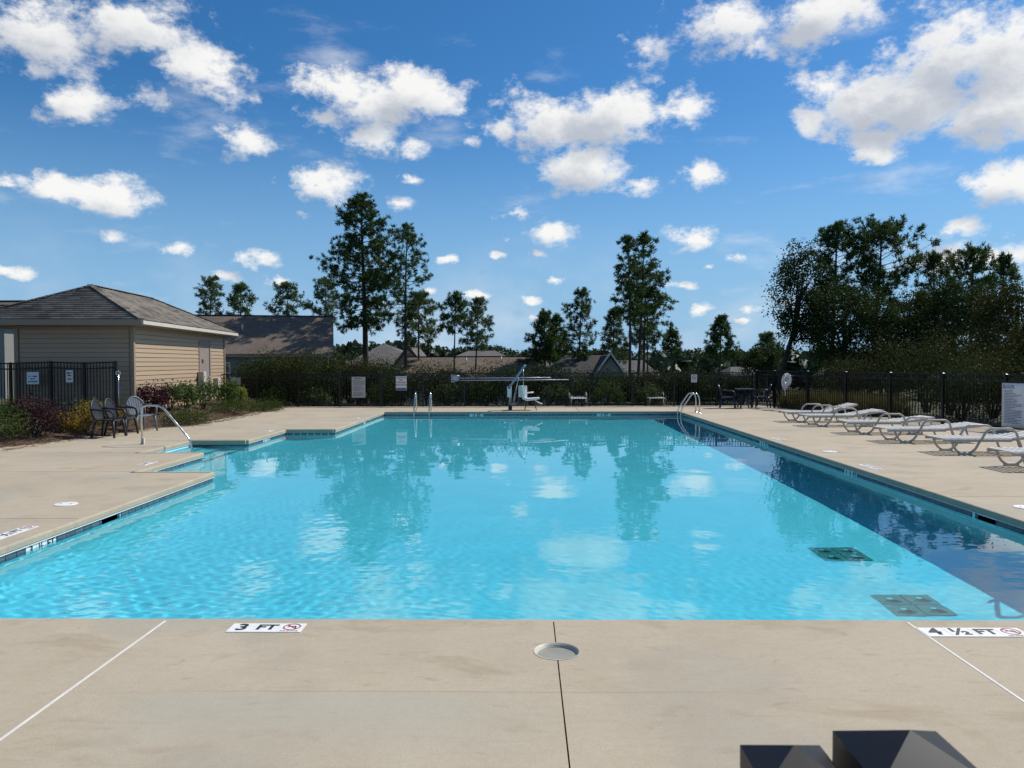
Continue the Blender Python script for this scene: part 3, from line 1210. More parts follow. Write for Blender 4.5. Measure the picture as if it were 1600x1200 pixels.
def bend(pts, rad=.1, n=5):
    """round the corners of a polyline"""
    pts = [Vector(p) for p in pts]
    out = [pts[0]]
    for i in range(1, len(pts) - 1):
        a, b, c = pts[i - 1], pts[i], pts[i + 1]
        u = (a - b).normalized(); v = (c - b).normalized()
        r = min(rad, (a - b).length * .45, (c - b).length * .45)
        p0, p1 = b + u * r, b + v * r
        for k in range(n + 1):
            t = k / n
            out.append(p0 * (1 - t) ** 2 + b * 2 * t * (1 - t) + p1 * t * t)
    out.append(pts[-1])
    return out


RR = .0205
hr = thing('handrail', 'bent stainless steel handrail at the pool entry steps', 'handrail', (-7.72, 14.95, 0))
MB().tube(bend([(0, .25, -.02), (0, .23, .74), (.12, .2, .79), (.48, .08, .79), (1.12, -.05, .10), (1.17, -.06, -.30)], .13, 6), RR, 10).build('rail', M['steel'], hr)
f = MB(); flange(f, (0, .25, 0)); f.build('flange', M['steel'], hr)
MB().box(.035, .245, .06, .03, .03, .12, bev=.006).build('post_sleeve', M['white_paint'], hr)


def ladder(x, y, rz, label, top=1.0, steps_n=3):
    """origin on the pool edge, local -x into the water, rails spaced along local y"""
    t = thing('pool_ladder', label, 'ladder', (x, y, 0), rz)
    for s in (-.25, .25):
        r = MB().tube(bend([(.46, s, -.01), (.46, s, .48 * top), (.38, s, .63 * top), (.22, s, .61 * top), (-.12, s, .10), (-.14, s, -.95)], .13, 6), RR, 10).build('rail', M['steel'], t)
        fl = MB(); flange(fl, (.46, s, 0)); fl.build('flange', M['steel'], r)
    for k in range(steps_n):
        MB().box(-.14, 0, -.34 - .25 * k, .09, .48, .025, bev=.006).build('tread', M['white_paint'], t)
    return t


ladder(X1, 24.35, 0, 'steel ladder with sloping rails at the far right pool corner')
ladder(X1, 7.0, 0, 'steel ladder on the right pool edge beside the floor drains', 1.4)
ladder(-3.4, Y1, PI / 2, 'steel ladder with twin upright rails on the far pool edge')

for o in list(D.objects):
    if o.type == 'MESH' and (o.name.startswith(('tile', 'step', 'nosing_tile', 'grate', 'slot', 'screw_cap', 'tread')) or (o.parent and o.parent.name.startswith('pool_ladder'))):
        o.cycles.is_caustics_receiver = True

# ------------------------------------------------------------------ fences
def fence(name, label, pts, posts, height, z_fn, post_w=.064, spacing=.102, skip_panels=(), gate_panels=()):
    """pts: polyline start/end (x, y); posts: distances along it"""
    a, b = Vector(pts[0]), Vector(pts[1])
    d = (b - a).normalized(); rz = math.atan2(d.y, d.x)
    t = thing(name, label, 'fence', (a.x, a.y, 0), rz)
    pm = MB()
    pm.box(0, 0, height / 2, post_w, post_w, height)
    hw = post_w / 2 + .005
    pm.add([(-hw, -hw, height), (hw, -hw, height), (hw, hw, height), (-hw, hw, height), (-hw, -hw, height + .014), (hw, -hw, height + .014), (hw, hw, height + .014), (-hw, hw, height + .014), (0, 0, height + .034)],
           [(0, 1, 5, 4), (1, 2, 6, 5), (2, 3, 7, 6), (3, 0, 4, 7), (4, 5, 8), (5, 6, 8), (6, 7, 8), (7, 4, 8)])
    post_me = pm.mesh('post'); post_me.materials.append(M['black_metal'])
    for s in posts:
        w = a + d * s
        o = D.objects.new('post', post_me); COL.objects.link(o); o.parent = t; o.location = (s, 0, z_fn(w.x, w.y) - .03)
    for i, (s0, s1) in enumerate(zip(posts[:-1], posts[1:])):
        if i in skip_panels:
            continue
        w0, w1 = a + d * s0, a + d * s1
        z0, z1 = z_fn(w0.x, w0.y), z_fn(w1.x, w1.y)
        e = post_w / 2
        for hz in (height - .035, height - .18, .10):
            MB().bar((s0 + e, 0, z0 + hz), (s1 - e, 0, z1 + hz), .028, .034).build('rail', M['black_metal'], t)
        n = max(2, int(round((s1 - s0) / spacing)))
        pk = MB()
        for k in range(1, n):
            u = k / n
            s = s0 + (s1 - s0) * u; z = z0 + (z1 - z0) * u
            pk.box(s, 0, z + .05 + (height - .06) / 2, .0165, .0165, height - .06)
        stuff(pk.build('pickets', M['black_metal'], t))
    return t


zero = lambda x, y: 0.0
FH = 1.25
bs = [0.0] + [i * 1.545 + .72 for i in range(12)]
b0x = on_plane(345, 635.5).x - .2
fl = 8.35 - b0x
posts = [0.0]
while posts[-1] + 1.545 < fl - .5:
    posts.append(posts[-1] + 1.545)
# line the posts up with those of the photograph
off = (on_plane(659, 636).x - b0x) % 1.545
posts = [0.0] + [off + 1.545 * i for i in range(20) if .4 < off + 1.545 * i < fl - .4] + [fl]
fence('back_fence', 'black picket fence along the far end of the pool', ((b0x, BACK_Y + .1), (8.35, BACK_Y + .1)), posts, FH, zero)
ra, rb = Vector((8.45, 27.9)), Vector((RF(2.0), 2.0))
rl = (rb - ra).length
fence('side_fence', 'black picket fence behind the row of white loungers', (tuple(ra), tuple(rb)), [0.0, 1.1] + [1.1 + 1.83 * i for i in range(1, int((rl - 1.1) / 1.83) + 1)], 1.32, zero)
LFY = 19.75
lz = lambda x, y: bed_z(x, y) + .03
lp = sorted([17 - 90, 17, 80, 132, 181])
lxs = [at_depth(p, 600, LFY).x for p in lp]
l0 = lxs[0] - 2.2
fence('side_fence', 'black picket fence in front of the shaded shed wall', ((l0, LFY), (lxs[-1], LFY)), [0.0] + [x - l0 for x in lxs], 1.36, lz, spacing=.085)

# the gate and post the photograph was taken over: black caps just in front of the lens
M['cap_black'] = mat_simple('black_cap_plastic', (.010, .010, .012), .42, 0, .2, spec=.26)
gate = thing('entry_gate', 'black gate and post caps in front of the near deck', 'gate', (.18, .50, 0))


def cap_post(x, y, w, top, name):
    mb = MB(); h = w / 2; b = .006
    zc = top - .0
    o_ = MB().box(x, y, (top - .035) / 2 - .02, w - .012, w - .012, top - .035 + .04).build(name, M['black_metal'], gate)
    rise = h * math.tan(R(27))
    mb.add([(x - h, y - h, zc - .03), (x + h, y - h, zc - .03), (x + h, y + h, zc - .03), (x - h, y + h, zc - .03),
            (x - h, y - h, zc), (x + h, y - h, zc), (x + h, y + h, zc), (x - h, y + h, zc), (x, y, zc + rise)],
           [(0, 1, 5, 4), (1, 2, 6, 5), (2, 3, 7, 6), (3, 0, 4, 7), (4, 5, 8), (5, 6, 8), (6, 7, 8), (7, 4, 8), (3, 2, 1, 0)])
    mb.build('post_cap', M['cap_black'], o_)


def cap_from_px(xl, xr, yback, w):
    # distance from the known width of the cap
    dist = w * F_PX / (xr - xl)
    p = at_depth((xl + xr) / 2, yback, dist)
    return p.x - .18, p.y - w / 2 - .50, p.z


x, y, z = cap_from_px(1156, 1281, 1164, .057); cap_post(x, y, .057, z, 'gate_stile'); g_l = x
x2, y2, z2 = cap_from_px(1301, 1462, 1142, .073); cap_post(x2, y2, .073, z2, 'gate_post')
for hz in (.10, z - .22, z - .07):
    MB().bar((g_l - .03, y, hz), (g_l - 1.15, y, hz), .026, .03).build('gate_rail', M['black_metal'], gate)
pk = MB()
for k in range(1, 11):
    pk.box(g_l - k * .102, y, z / 2, .016, .016, z - .16)
stuff(pk.build('pickets', M['black_metal'], gate))
MB().box(g_l - 1.17, y, (z - .05) / 2, .05, .05, z - .05).build('hinge_stile', M['black_metal'], gate)
for hz in (.10, z - .22, z - .07):
    MB().bar((x2 + .04, y2, hz), (x2 + 1.8, y2, hz), .026, .03).build('fence_rail', M['black_metal'], gate)
pk = MB()
for k in range(1, 18):
    pk.box(x2 + k * .102, y2, z / 2, .016, .016, z - .16)
stuff(pk.build('pickets', M['black_metal'], gate))


# ------------------------------------------------------------------ signs
def rows(parent, w, specs, mat):
    """rows of small unreadable print: short dashes. specs: (z, x0, x1, height)"""
    rg = random.Random(int(w * 1000) + len(specs))
    mb = MB()
    for (z, x0, x1, h) in specs:
        x = x0
        while x < x1:
            l = rg.uniform(1.2, 3.6) * h
            l = min(l, x1 - x)
            if l > h * .5:
                mb.add([(x, 0, z - h / 2), (x + l, 0, z - h / 2), (x + l, 0, z + h / 2), (x, 0, z + h / 2)], [(0, 1, 2, 3)])
            x += l + h * .55
    if mb.v:
        mb.build('print', mat, parent)


def sign_board(name, label, loc, rz, w, h, th=.006, mat=None, curl=0.0, cat='sign', frame=True):
    t = thing(name, label, cat, loc, rz)
    if curl:
        n = 10; vs = []; fs = []
        for j in range(n + 1):
            z = -h / 2 + h * j / n
            for i in range(5):
                x = -w / 2 + w * i / 4
                y = curl * math.sin(PI * 1.4 * j / n + .4) * (i / 4) - .006
                vs.append((x + .012 * math.sin(5.0 * j / n) * (i / 4), y, z))
        for j in range(n):
            for i in range(4):
                fs.append((j * 5 + i, j * 5 + i + 1, (j + 1) * 5 + i + 1, (j + 1) * 5 + i))
        me = MB().add(vs, fs, True).mesh('board')
        me.materials.append(mat)
        o = obj('board', me, mat, t)
        so = o.modifiers.new('thickness', 'SOLIDIFY'); so.thickness = th; so.offset = 1
    else:
        MB().box(0, 0, 0, w, th, h, bev=.0015).build('board', mat, t)
    return t


M['sign_white'] = mat_simple('sign_white', (.74, .75, .74), .45, var=.06)
M['sign_aged'] = mat_simple('sign_aged', (.47, .46, .42), .55, var=.12)
M['sign_grey'] = mat_simple('sign_grey', (.30, .30, .28), .5, var=.1)
M['print_grey'] = mat_simple('print_grey', (.10, .10, .12), .6)
M['print_blue'] = mat_simple('faded_blue_print', (.17, .20, .33), .6)
M['print_orange'] = mat_simple('orange_red_print', (.50, .10, .035), .6)
FY = BACK_Y + .1 - .03


def px_sign(x0, x1, y0, y1, depth):
    p = at_depth((x0 + x1) / 2, (y0 + y1) / 2, depth)
    return p, (x1 - x0) * depth / F_PX, (y1 - y0) * depth / F_PX


# white square sign and red-lettered sign on the fence by the shed
p, w, h = px_sign(41.5, 61, 581, 600.5, LFY - .04)
t = sign_board('notice_sign', 'white square notice with grey print on the fence before the shed', p, 0, w, h, mat=M['sign_white'])
for part, mt in (([(.12, -.012, .012, .012)], M['sealant']), ([(.040, -.115, -.05, .02), (.045, .0, .115, .035), (-.022, -.06, .06, .03), (-.092, -.12, .125, .036)], M['print_grey'])):
    rows(t, w, part, mt)
for c in t.children:
    if c.name.startswith('print'):
        c.location.y = -.0045
p, w, h = px_sign(103, 114.2, 578.5, 597.5, LFY - .04)
t = sign_board('notice_sign', 'narrow white notice with red print above a black bar', p, 0, w, h, mat=M['sign_white'])
rows(t, w, [(.085, -.07, .07, .045), (.02, -.055, .055, .038)], M['red_print'])
MB().add([(-.055, 0, -.085), (.055, 0, -.085), (.055, 0, -.055), (-.055, 0, -.055)], [(0, 1, 2, 3)]).build('black_bar', M['black_print'], t)
for c in t.children:
    if not c.name.startswith('board'):
        c.location.y = -.0045
# small plate on a thin post next to the shed corner
p = at_depth(184.5, 583, 19.2)
t = thing('sign_post', 'small grey plate on a thin post at the shed corner', 'sign', (p.x, p.y, bed_z(p.x, p.y)))
MB().tube([(0, .012, 0), (0, .012, p.z - bed_z(p.x, p.y) + .07)], .009, 8).build('post', M['steel'], t)
MB().box(0, 0, p.z - bed_z(p.x, p.y), .12, .006, .085, bev=.0015).build('plate', M['sign_white'], t)
MB().box(0, -.0042, p.z - bed_z(p.x, p.y), .06, .002, .05).build('print', M['print_blue'], t)

# signs on the back fence
p, w, h = px_sign(360, 376, 589.5, 601, FY)
t = sign_board('notice_sign', 'small grey notice on the back fence among the shrubs by the shed', p, 0, w, h, mat=M['sign_grey'])
rows(t, w, [(.07, -.1, .05, .03), (.0, -.14, .15, .03), (-.06, -.1, .12, .025)], M['sign_aged'])
for c in t.children:
    if not c.name.startswith('board'):
        c.location.y = -.0045
p, w, h = px_sign(549.5, 571, 588.7, 621.5, FY)
t = sign_board('rules_sign', 'tall grey rules board dense with print on the back fence', p, 0, w, h, mat=M['sign_aged'])
sp = [(h / 2 - .055, -.14, .16, .03)]
for k in range(17):
    if k in (6, 12):
        continue
    sp.append((h / 2 - .12 - k * .036, -.19, random.Random(k).choice((.19, .19, .14, .05)), .014))
rows(t, w, sp, M['print_grey'])
for c in t.children:
    if not c.name.startswith('board'):
        c.location.y = -.0045
p, w, h = px_sign(618.5, 635.5, 588, 609.8, FY)
t = sign_board('warning_sign', 'warning sign with orange words NO LIFEGUARD ON DUTY on back fence', p, 0, w, h, mat=M['sign_white'])
MB().add([(-w / 2 + .01, -.0042, -h / 2 + .01), (w / 2 - .01, -.0042, -h / 2 + .01), (w / 2 - .01, -.0042, -h / 2 + .085), (-w / 2 + .01, -.0042, -h / 2 + .085)], [(0, 1, 2, 3)]).build('blue_band', M['blue_print'], t)
lettering('WARNING', .072, M['print_blue'], t, (0, -.0045, .20), (PI / 2, 0, 0), .002)
for s, z in (('NO', .115), ('LIFEGUARD', .03), ('ON DUTY', -.06)):
    lettering(s, .088 if s != 'LIFEGUARD' else .066, M['print_orange'], t, (0, -.0045, z), (PI / 2, 0, 0), .003)
p, w, h = px_sign(1080, 1089, 585.2, 597.3, FY)
t = sign_board('no_smoking_sign', 'small white no-smoking sign on the back fence', p, 0, w, h, mat=M['sign_white'])
ringm = MB(); seg = 24; vs = []
for k in range(seg):
    a = 2 * PI * k / seg
    for q in (.082, .062):
        vs.append((math.cos(a) * q, 0, math.sin(a) * q + .035))
ringm.add(vs, [(2 * k, (2 * k + 2) % (2 * seg), (2 * k + 3) % (2 * seg), 2 * k + 1) for k in range(seg)])
ringm.add([(-.06, 0, .085), (-.046, 0, .097), (.06, 0, -.012), (.048, 0, -.024)], [(0, 1, 2, 3)])
ringm.build('prohibition_ring', M['red_print'], t, (0, -.0048, 0))
MB().add([(-.045, 0, .018), (.045, 0, .03), (.043, 0, .048), (-.047, 0, .036)], [(0, 1, 2, 3)]).build('cigarette_mark', M['black_print'], t, (0, -.0045, 0))
rows(t, w, [(-.095, -.07, .07, .02)], M['print_grey'])
for c in t.children:
    if c.name.startswith('print'):
        c.location.y = -.0045
# pool rules banner on the side fence
fd = (rb - ra).normalized()
srz = math.atan2(-fd.y, -fd.x) + PI
yy = 17.77
t = sign_board('rules_sign', 'tall pool rules banner with blue heading behind the loungers', (RF(yy) - .06, yy, .59), math.atan2(fd.y, fd.x), .62, 1.03, .004, mat=M['sign_white'], curl=.012)
hdr = MB().add([(-.27, 0, .39), (.27, 0, .39), (.27, 0, .475), (-.27, 0, .475)], [(0, 1, 2, 3)])
hdr.build('heading_band', M['print_blue'], t, (0, -.016, 0))
lettering('POOL RULES', .082, M['sign_white'], t, (0, -.0175, .432), (PI / 2, 0, 0), .002)
sp = []
for k in range(22):
    sp.append((.345 - k * .036, -.24, random.Random(k + 5).choice((.24, .22, .05, .1, -.02, .2)), .017))
rows(t, .62, sp, M['print_blue'])
for c in t.children:
    if c.name.startswith('print'):
        c.location.y = -.0165


# ------------------------------------------------------------------ loungers
def make_lounger(label, back_deg):
    """foot end at x=0, head at +x, width along y, seat at z=.27"""
    m = M['resin_shade']
    t = thing('chaise_lounge', label, 'lounger', (0, 0, 0), 0, 'white slatted loungers')
    SZ = .27; Wd = .62; L1_, L2_ = 1.16, .78
    ba = R(back_deg)
    for s in (-1, 1):
        y = s * (Wd / 2)
        MB().box(L1_ / 2, y, SZ - .022, L1_, .035, .05, bev=.008).build('side_rail', m, t)
        # foot end support: slanted legs on a flat foot
        sup = MB()
        prof = [(.14, SZ - .03), (.20, .10), (.28, .03), (.46, .03), (.55, .10), (.62, SZ - .03)]
        sup.tube([(a, y, b) for a, b in bend2(prof, .05)], [.021] * len(bend2(prof, .05)), 6)
        sup.box(.37, y, .017, .22, .05, .034, bev=.006)
        sup.build('leg', m, t)
        # arm rest loop that runs on down into the rear leg
        prof = [(.62, SZ - .03), (.70, .40), (.78, .455), (1.13, .455), (1.21, .40), (1.33, .05), (1.40, .02)]
        q = bend2(prof, .06)
        MB().tube([(a, y + s * .03, b) for a, b in q], .021, 6).build('arm_rest', m, t)
        MB().box(1.38, y + s * .03, .017, .18, .05, .034, bev=.006).build('foot', m, t)
    # seat slats
    sm = MB().box(0, 0, 0, .048, Wd, .018, bev=.005).mesh('slat'); sm.materials.append(M['resin_lit'])
    n = 12
    for k in range(n):
        o = D.objects.new('slat', sm); COL.objects.link(o); o.parent = t
        o.location = (.035 + k * (L1_ - .06) / (n - 1), 0, SZ + .009)
    # back rest
    b = D.objects.new('backrest', None)
    fr = MB()
    for s in (-1, 1):
        fr.box(L2_ / 2, s * (Wd / 2 - .035), -.02, L2_, .03, .04, bev=.006)
    fr.box(L2_ - .02, 0, -.012, .045, Wd - .03, .05, bev=.008)
    br = fr.build('backrest', m, t, (L1_ - .01, 0, SZ + .005)); br.rotation_euler = (0, -ba, 0)
    D.objects.remove(b)
    for k in range(8):
        o = D.objects.new('slat', sm); COL.objects.link(o); o.parent = br
        o.location = (.05 + k * (L2_ - .11) / 7, 0, .008); o.scale = (1, .95, 1)
    MB().tube([(L1_ + .42, -Wd / 2 + .04, SZ + .0), (L1_ + .50, -Wd / 2 + .04, .02), (L1_ + .50, Wd / 2 - .04, .02), (L1_ + .42, Wd / 2 - .04, SZ)], .018, 6).build('back_leg', m, t)
    return t


def bend2(prof, rad):
    return [(p.x, p.z) for p in bend([(a, 0, b) for a, b in prof], rad, 4)]


lounge_px = [(1217, 641, 15), (1247, 646, 9), (1307, 655.3, 7), (1364, 665.5, 6), (1445, 679.3, 7), (1542, 698.5, 5)]
order = ['with raised back, first from the ring buoy', 'next to the one with the raised back',
         'third in the row from the ring buoy', 'fourth in the row from the ring buoy', 'in front of the pool rules banner', 'last in the row, beyond the pool rules banner']
first = None
for (px, py, ba), tail in zip(lounge_px, order):
    p = on_plane(px, py, .29)
    lg = make_lounger('white slatted resin lounger ' + tail, ba)
    lg.location = (p.x, p.y - .31, 0)
    lg.rotation_euler = (0, 0, R(random.Random(px).uniform(-2.5, 2.5)))
for (px, py, lab) in ((905.5, 634.5, 'white slatted lounger with foot towards pool, behind the pool lift'), (1028, 634.0, 'white slatted lounger with foot towards pool, beside the corner ladder')):
    p = on_plane(px, py, 0)
    lg = make_lounger(lab, 3)
    lg.location = (p.x, p.y - .05, 0)
    lg.rotation_euler = (0, 0, R(92))
    lg.scale = (.85, .95, 1.0)


# ------------------------------------------------------------------ resin chairs and table
def make_chair(label, mat, group):
    """faces +x"""
    t = thing('patio_chair', label, 'chair', (0, 0, 0), 0, group)
    SZ = .40
    # seat: dished plate
    vs, fs = [], []
    nx_, ny_ = 6, 6
    for i in range(nx_ + 1):
        for j in range(ny_ + 1):
            x = -.20 + .42 * i / nx_; yv = -.22 + .44 * j / ny_
            w = 1 - .12 * (1 - i / nx_)
            vs.append((x, yv * w, SZ - .018 * math.cos(yv * 7) * (1 - .3 * i / nx_) + (.012 if i == nx_ else 0) * -1))
    for i in range(nx_):
        for j in range(ny_):
            a = i * (ny_ + 1) + j
            fs.append((a, a + 1, a + ny_ + 2, a + ny_ + 1))
    so = MB().add(vs, fs, True).build('seat', mat, t)
    md = so.modifiers.new('thickness', 'SOLIDIFY'); md.thickness = .022; md.offset = -1
    # legs
    for (x, y, x2, y2) in ((.20, .215, .25, .255), (.20, -.215, .25, -.255), (-.19, .18, -.27, .225), (-.19, -.18, -.27, -.225)):
        MB().tube([(x, y, SZ - .01), ((x + x2) / 2, (y + y2) / 2, .2), (x2, y2, 0)], [.032, .028, .023], 6).build('leg', mat, t)
    # back: arched frame with upright slats, leaning back
    def bp(u, v):     # u across -1..1, v height 0..1
        hh = .42 * v
        return (-.19 - .13 * v - .03 * (1 - u * u) * 0, u * (.215 + .02 * math.sin(PI * v)) , SZ + hh)
    arch = []
    for k in range(17):
        a = PI * k / 16
        u = -math.cos(a); v = math.sin(a) ** .55
        arch.append(bp(u, v * (.86 + .14 * math.sin(a))))
    bo = MB().tube(arch, .024, 6).build('back_frame', mat, t)
    for k in range(7):
        u = (k - 3) / 3.9
        top = (1 - abs(u) ** 2.6) ** .5 * .97
        p0, p1, p2 = Vector(bp(u * .85, 0.0)), Vector(bp(u * .95, .5 * top)), Vector(bp(u, top))
        sl_ = MB(); sl_.bar(p0, p1, .046, .014, (1, 0, 0)); sl_.bar(p1, p2, .046, .014, (1, 0, 0))
        sl_.build('back_slat', mat, bo)
    for s in (-1, 1):
        MB().tube(bend([(-.255, s * .222, SZ + .23), (-.05, s * .275, SZ + .215), (.19, s * .275, SZ + .195), (.245, s * .25, SZ + .12), (.225, s * .225, SZ - .01)], .07, 4), [.022] * len(bend([(0, 0, 0), (1, 0, 0), (2, 0, 0), (2, 1, 0), (2, 2, 0)], .07, 4)), 6).build('arm_rest', mat, t)
    return t


GR = 'resin chairs on the pool deck'
for (px, py, ang, mt, lab) in ((170, 683, 2, 'resin_dark', 'dark grey resin armchair by the yellow shrubs, farthest from the shed'),
                               (190, 679, 0, 'resin_dark', 'dark grey resin armchair between two others beside the shrubs'),
                               (221, 673.5, -33, 'resin_grey', 'pale blue-grey resin armchair with fan back turned to the pool')):
    p = on_plane(px, py)
    c = make_chair(lab, M[mt], GR); c.location = (p.x, p.y, 0); c.rotation_euler = (0, 0, R(ang))
tx, ty = 7.72, 26.85
for (dx, dy, ang, lab) in ((-.62, -.10, -12, 'navy resin armchair with its curved back to the corner ladder'), (.62, .12, 176, 'navy resin armchair between the table and the fence corner')):
    c = make_chair(lab, M['resin_navy'], GR); c.location = (tx + dx, ty + dy, 0); c.rotation_euler = (0, 0, R(ang))
tb = thing('patio_table', 'round navy resin table in the far right corner of the deck', 'table', (tx, ty, 0))
mbt = MB().disc((0, 0, .655), .36, .022, 32); mbt.disc((0, 0, .64), .33, .015, 32, .36); mbt.build('tabletop', M['resin_navy'], tb)
for k in range(4):
    a = PI / 4 + k * PI / 2
    MB().tube([(math.cos(a) * .12, math.sin(a) * .12, .64), (math.cos(a) * .17, math.sin(a) * .17, .3), (math.cos(a) * .28, math.sin(a) * .28, .0)], [.035, .03, .024], 6).build('leg', M['resin_navy'], tb)

# ------------------------------------------------------------------ ring buoy on the side fence
yb_ = 26.0
rb_t = thing('ring_buoy', 'white ring buoy with a coil of rope hung on the side fence', 'ring buoy', (RF(yb_) - .09, yb_, 1.0), math.atan2(fd.y, fd.x))
def torus(mb, R_, r_, c=(0, 0, 0), n=28, m=10, plane='XZ', sx=1.0, sz=1.0):
    vs, fs = [], []
    for i in range(n):
        a = 2 * PI * i / n
        for j in range(m):
            b = 2 * PI * j / m
            q = R_ + r_ * math.cos(b)
            vs.append((c[0] + q * math.cos(a) * sx, c[1] + r_ * math.sin(b), c[2] + q * math.sin(a) * sz))
    for i in range(n):
        for j in range(m):
            fs.append((i * m + j, ((i + 1) % n) * m + j, ((i + 1) % n) * m + (j + 1) % m, i * m + (j + 1) % m))
    mb.add(vs, fs, True)
mbr = MB(); torus(mbr, .175, .055); mbr.build('ring', M['sign_white'], rb_t)
rp = MB()
for k in range(5):
    torus(rp, .19 + .012 * k, .009, (.012 * (k - 2), -.07 - .008 * k, .0 - .02 * k), 26, 6, sx=.55 + .05 * k, sz=1.05)
rp.tube([(.02, -.08, -.16), (.03, -.09, -.28), (.0, -.08, -.36), (.035, -.08, -.46), (.02, -.07, -.54)], .012, 6)
rp.tube([(.0, -.08, -.18), (-.02, -.09, -.30), (.015, -.08, -.40)], .011, 6)
rp.build('rope', M['sealant'], rb_t)

# ------------------------------------------------------------------ rescue pole and leaf net on the back fence
M['alum'] = mat_simple('aluminium_pole', (.55, .57, .62), .35, .6, .1)
yp = FY - .06
a = at_depth(717, 590.8, yp); b = at_depth(861, 590.0, yp)
t = thing('leaf_net', 'leaf skimmer net on a long pole hung on the back fence', 'pool net', tuple(a))
MB().tube([(0, 0, 0), (b.x - a.x, 0, b.z - a.z)], .019, 8).build('pole', M['alum'], t)
hp = [at_depth(x, y, yp) - a for (x, y) in ((705, 585.5), (717, 587), (717, 594.5), (705.5, 597))]
nf = MB().tube([hp[0], hp[1], hp[2], hp[3], hp[0]], .014, 6).build('net_frame', M['alum'], t)
MB().add([tuple(p) for p in hp] + [tuple(p + Vector((0, .05, 0))) for p in hp], [(0, 1, 2, 3), (4, 7, 6, 5), (0, 4, 5, 1), (1, 5, 6, 2), (2, 6, 7, 3), (3, 7, 4, 0)]).build('net_bag', M['print_blue'], nf)
nl = MB()
for k in range(3):
    z0 = hp[1].z + (hp[2].z - hp[1].z) * (k + 1) / 4
    nl.box((hp[0].x + hp[1].x) / 2, -.004, z0, .2, .004, .022)
nl.build('mesh_band', M['sign_white'], nf)
a = at_depth(719, 594.4, yp - .03); b = at_depth(889, 593.2, yp - .03)
t = thing('rescue_pole', 'long bare aluminium rescue pole hung below the leaf net', 'pole', tuple(a))
MB().tube([(0, 0, 0), (b.x - a.x, 0, b.z - a.z)], .019, 8).build('pole', M['alum'], t)
hk = MB()
for dx in (.6, 2.2, 3.6):
    hk.box(dx, .05, -.0, .03, .10, .03); hk.box(dx, .03, .05, .02, .06, .12)
hk.build('hanger', M['black_metal'], t)

# ------------------------------------------------------------------ pool lift
LX, LY = -.50, 26.0
lf = thing('pool_lift', 'pool lift with grey arm and hanging white seat behind the far edge', 'pool lift', (LX, LY, 0))
M['lift_grey'] = mat_simple('lift_grey_paint', (.30, .31, .36), .35, .2, .1)
M['shell_white'] = mat_simple('white_moulded_seat', (.78, .78, .74), .35, var=.04)
MB().box(0, 0, .07, .13, .16, .14, bev=.012).build('base', M['black_metal'], lf)
mast = MB().tube([(0, 0, .1), (0, 0, .86)], .045, 12).build('mast', M['lift_grey'], lf)
MB().box(-.03, -.09, .62, .13, .12, .36, bev=.015).build('battery_box', M['shell_white'], mast)
MB().box(-.02, -.152, .76, .09, .01, .05).build('control_panel', M['black_print'], mast)
arm = MB(); arm.bar((-.02, 0, .78), (.50, 0, 1.50), .075, .085, (0, 1, 0)); arm.build('arm', M['lift_grey'], lf)
MB().box(.505, 0, 1.515, .07, .085, .05, bev=.01).build('arm_end', M['shell_white'], lf)
MB().tube([(.10, .0, .20), (.19, .0, .62)], .032, 10).build('actuator_body', M['lift_grey'], lf)
MB().tube([(.19, .0, .62), (.29, .0, 1.10)], .018, 8).build('actuator_rod', M['steel'], lf)
MB().bar((.0, 0, .18), (.18, 0, .22), .06, .06).build('bracket', M['lift_grey'], lf)
seat = D.objects.new('seat', None); D.objects.remove(seat)
MB().tube([(.45, -.02, 1.40), (.46, -.02, .52)], .013, 8).build('hanger_rod', M['steel'], lf)
sv = MB()
# one moulded shell: leaning back and dished pan, in profile, with thickness
prof = [(.36, .82), (.385, .84), (.62, .845), (.66, .83)]
sh = MB()
sh.prism([(.37, .80), (.40, .42), (.45, .36), (.58, .31), (.90, .35), (1.00, .385), (1.01, .41), (.97, .425), (.62, .40), (.50, .43), (.44, .80), (.41, .83)][::-1], -.24, .24, 'Y')
so = sh.build('seat_shell', M['shell_white'], lf)
md = so.modifiers.new('edge', 'BEVEL'); md.width = .02; md.segments = 2
back = MB().box(.43, .03, .63, .30, .05, .40, bev=.03).build('backrest', M['shell_white'], lf)
for s in (-.2, .2):
    MB().tube(bend([(.45, s, .50), (.56, s, .58), (.80, s, .60)], .06, 4), .016, 8).build('arm_rest', M['shell_white'], lf)
    MB().tube([(.58, s * .8, .33), (.54, s * .8, .18), (.50, s, .0)], .014, 6).build('leg', M['black_metal'], lf)
    MB().tube([(.80, s * .8, .35), (.84, s * .8, .16), (.90, s, .0)], .014, 6).build('leg', M['black_metal'], lf)
MB().tube(bend([(.84, 0, .34), (.98, 0, .24), (1.10, 0, .20)], .05, 4), .018, 8).build('foot_rest', M['shell_white'], lf)

# ------------------------------------------------------------------ pump house (shed)
def mat_siding(name, col):
    m, nt, b = new_mat(name); t = NT(nt)
    co = t.coord('Object')
    r = t.objrand()
    n = t.noise(t.mapping(co, (2, 2, 30)), 3, 5, .6)
    c = t.mix(r, tuple(x * .95 for x in col), tuple(x * 1.05 for x in col))
    c = t.mix(t.rng(n, .45, .8, 0, .18), c, tuple(x * .75 for x in col))
    nt.links.new(c, b.inputs['Base Color']); b.inputs['Roughness'].default_value = .5
    return m


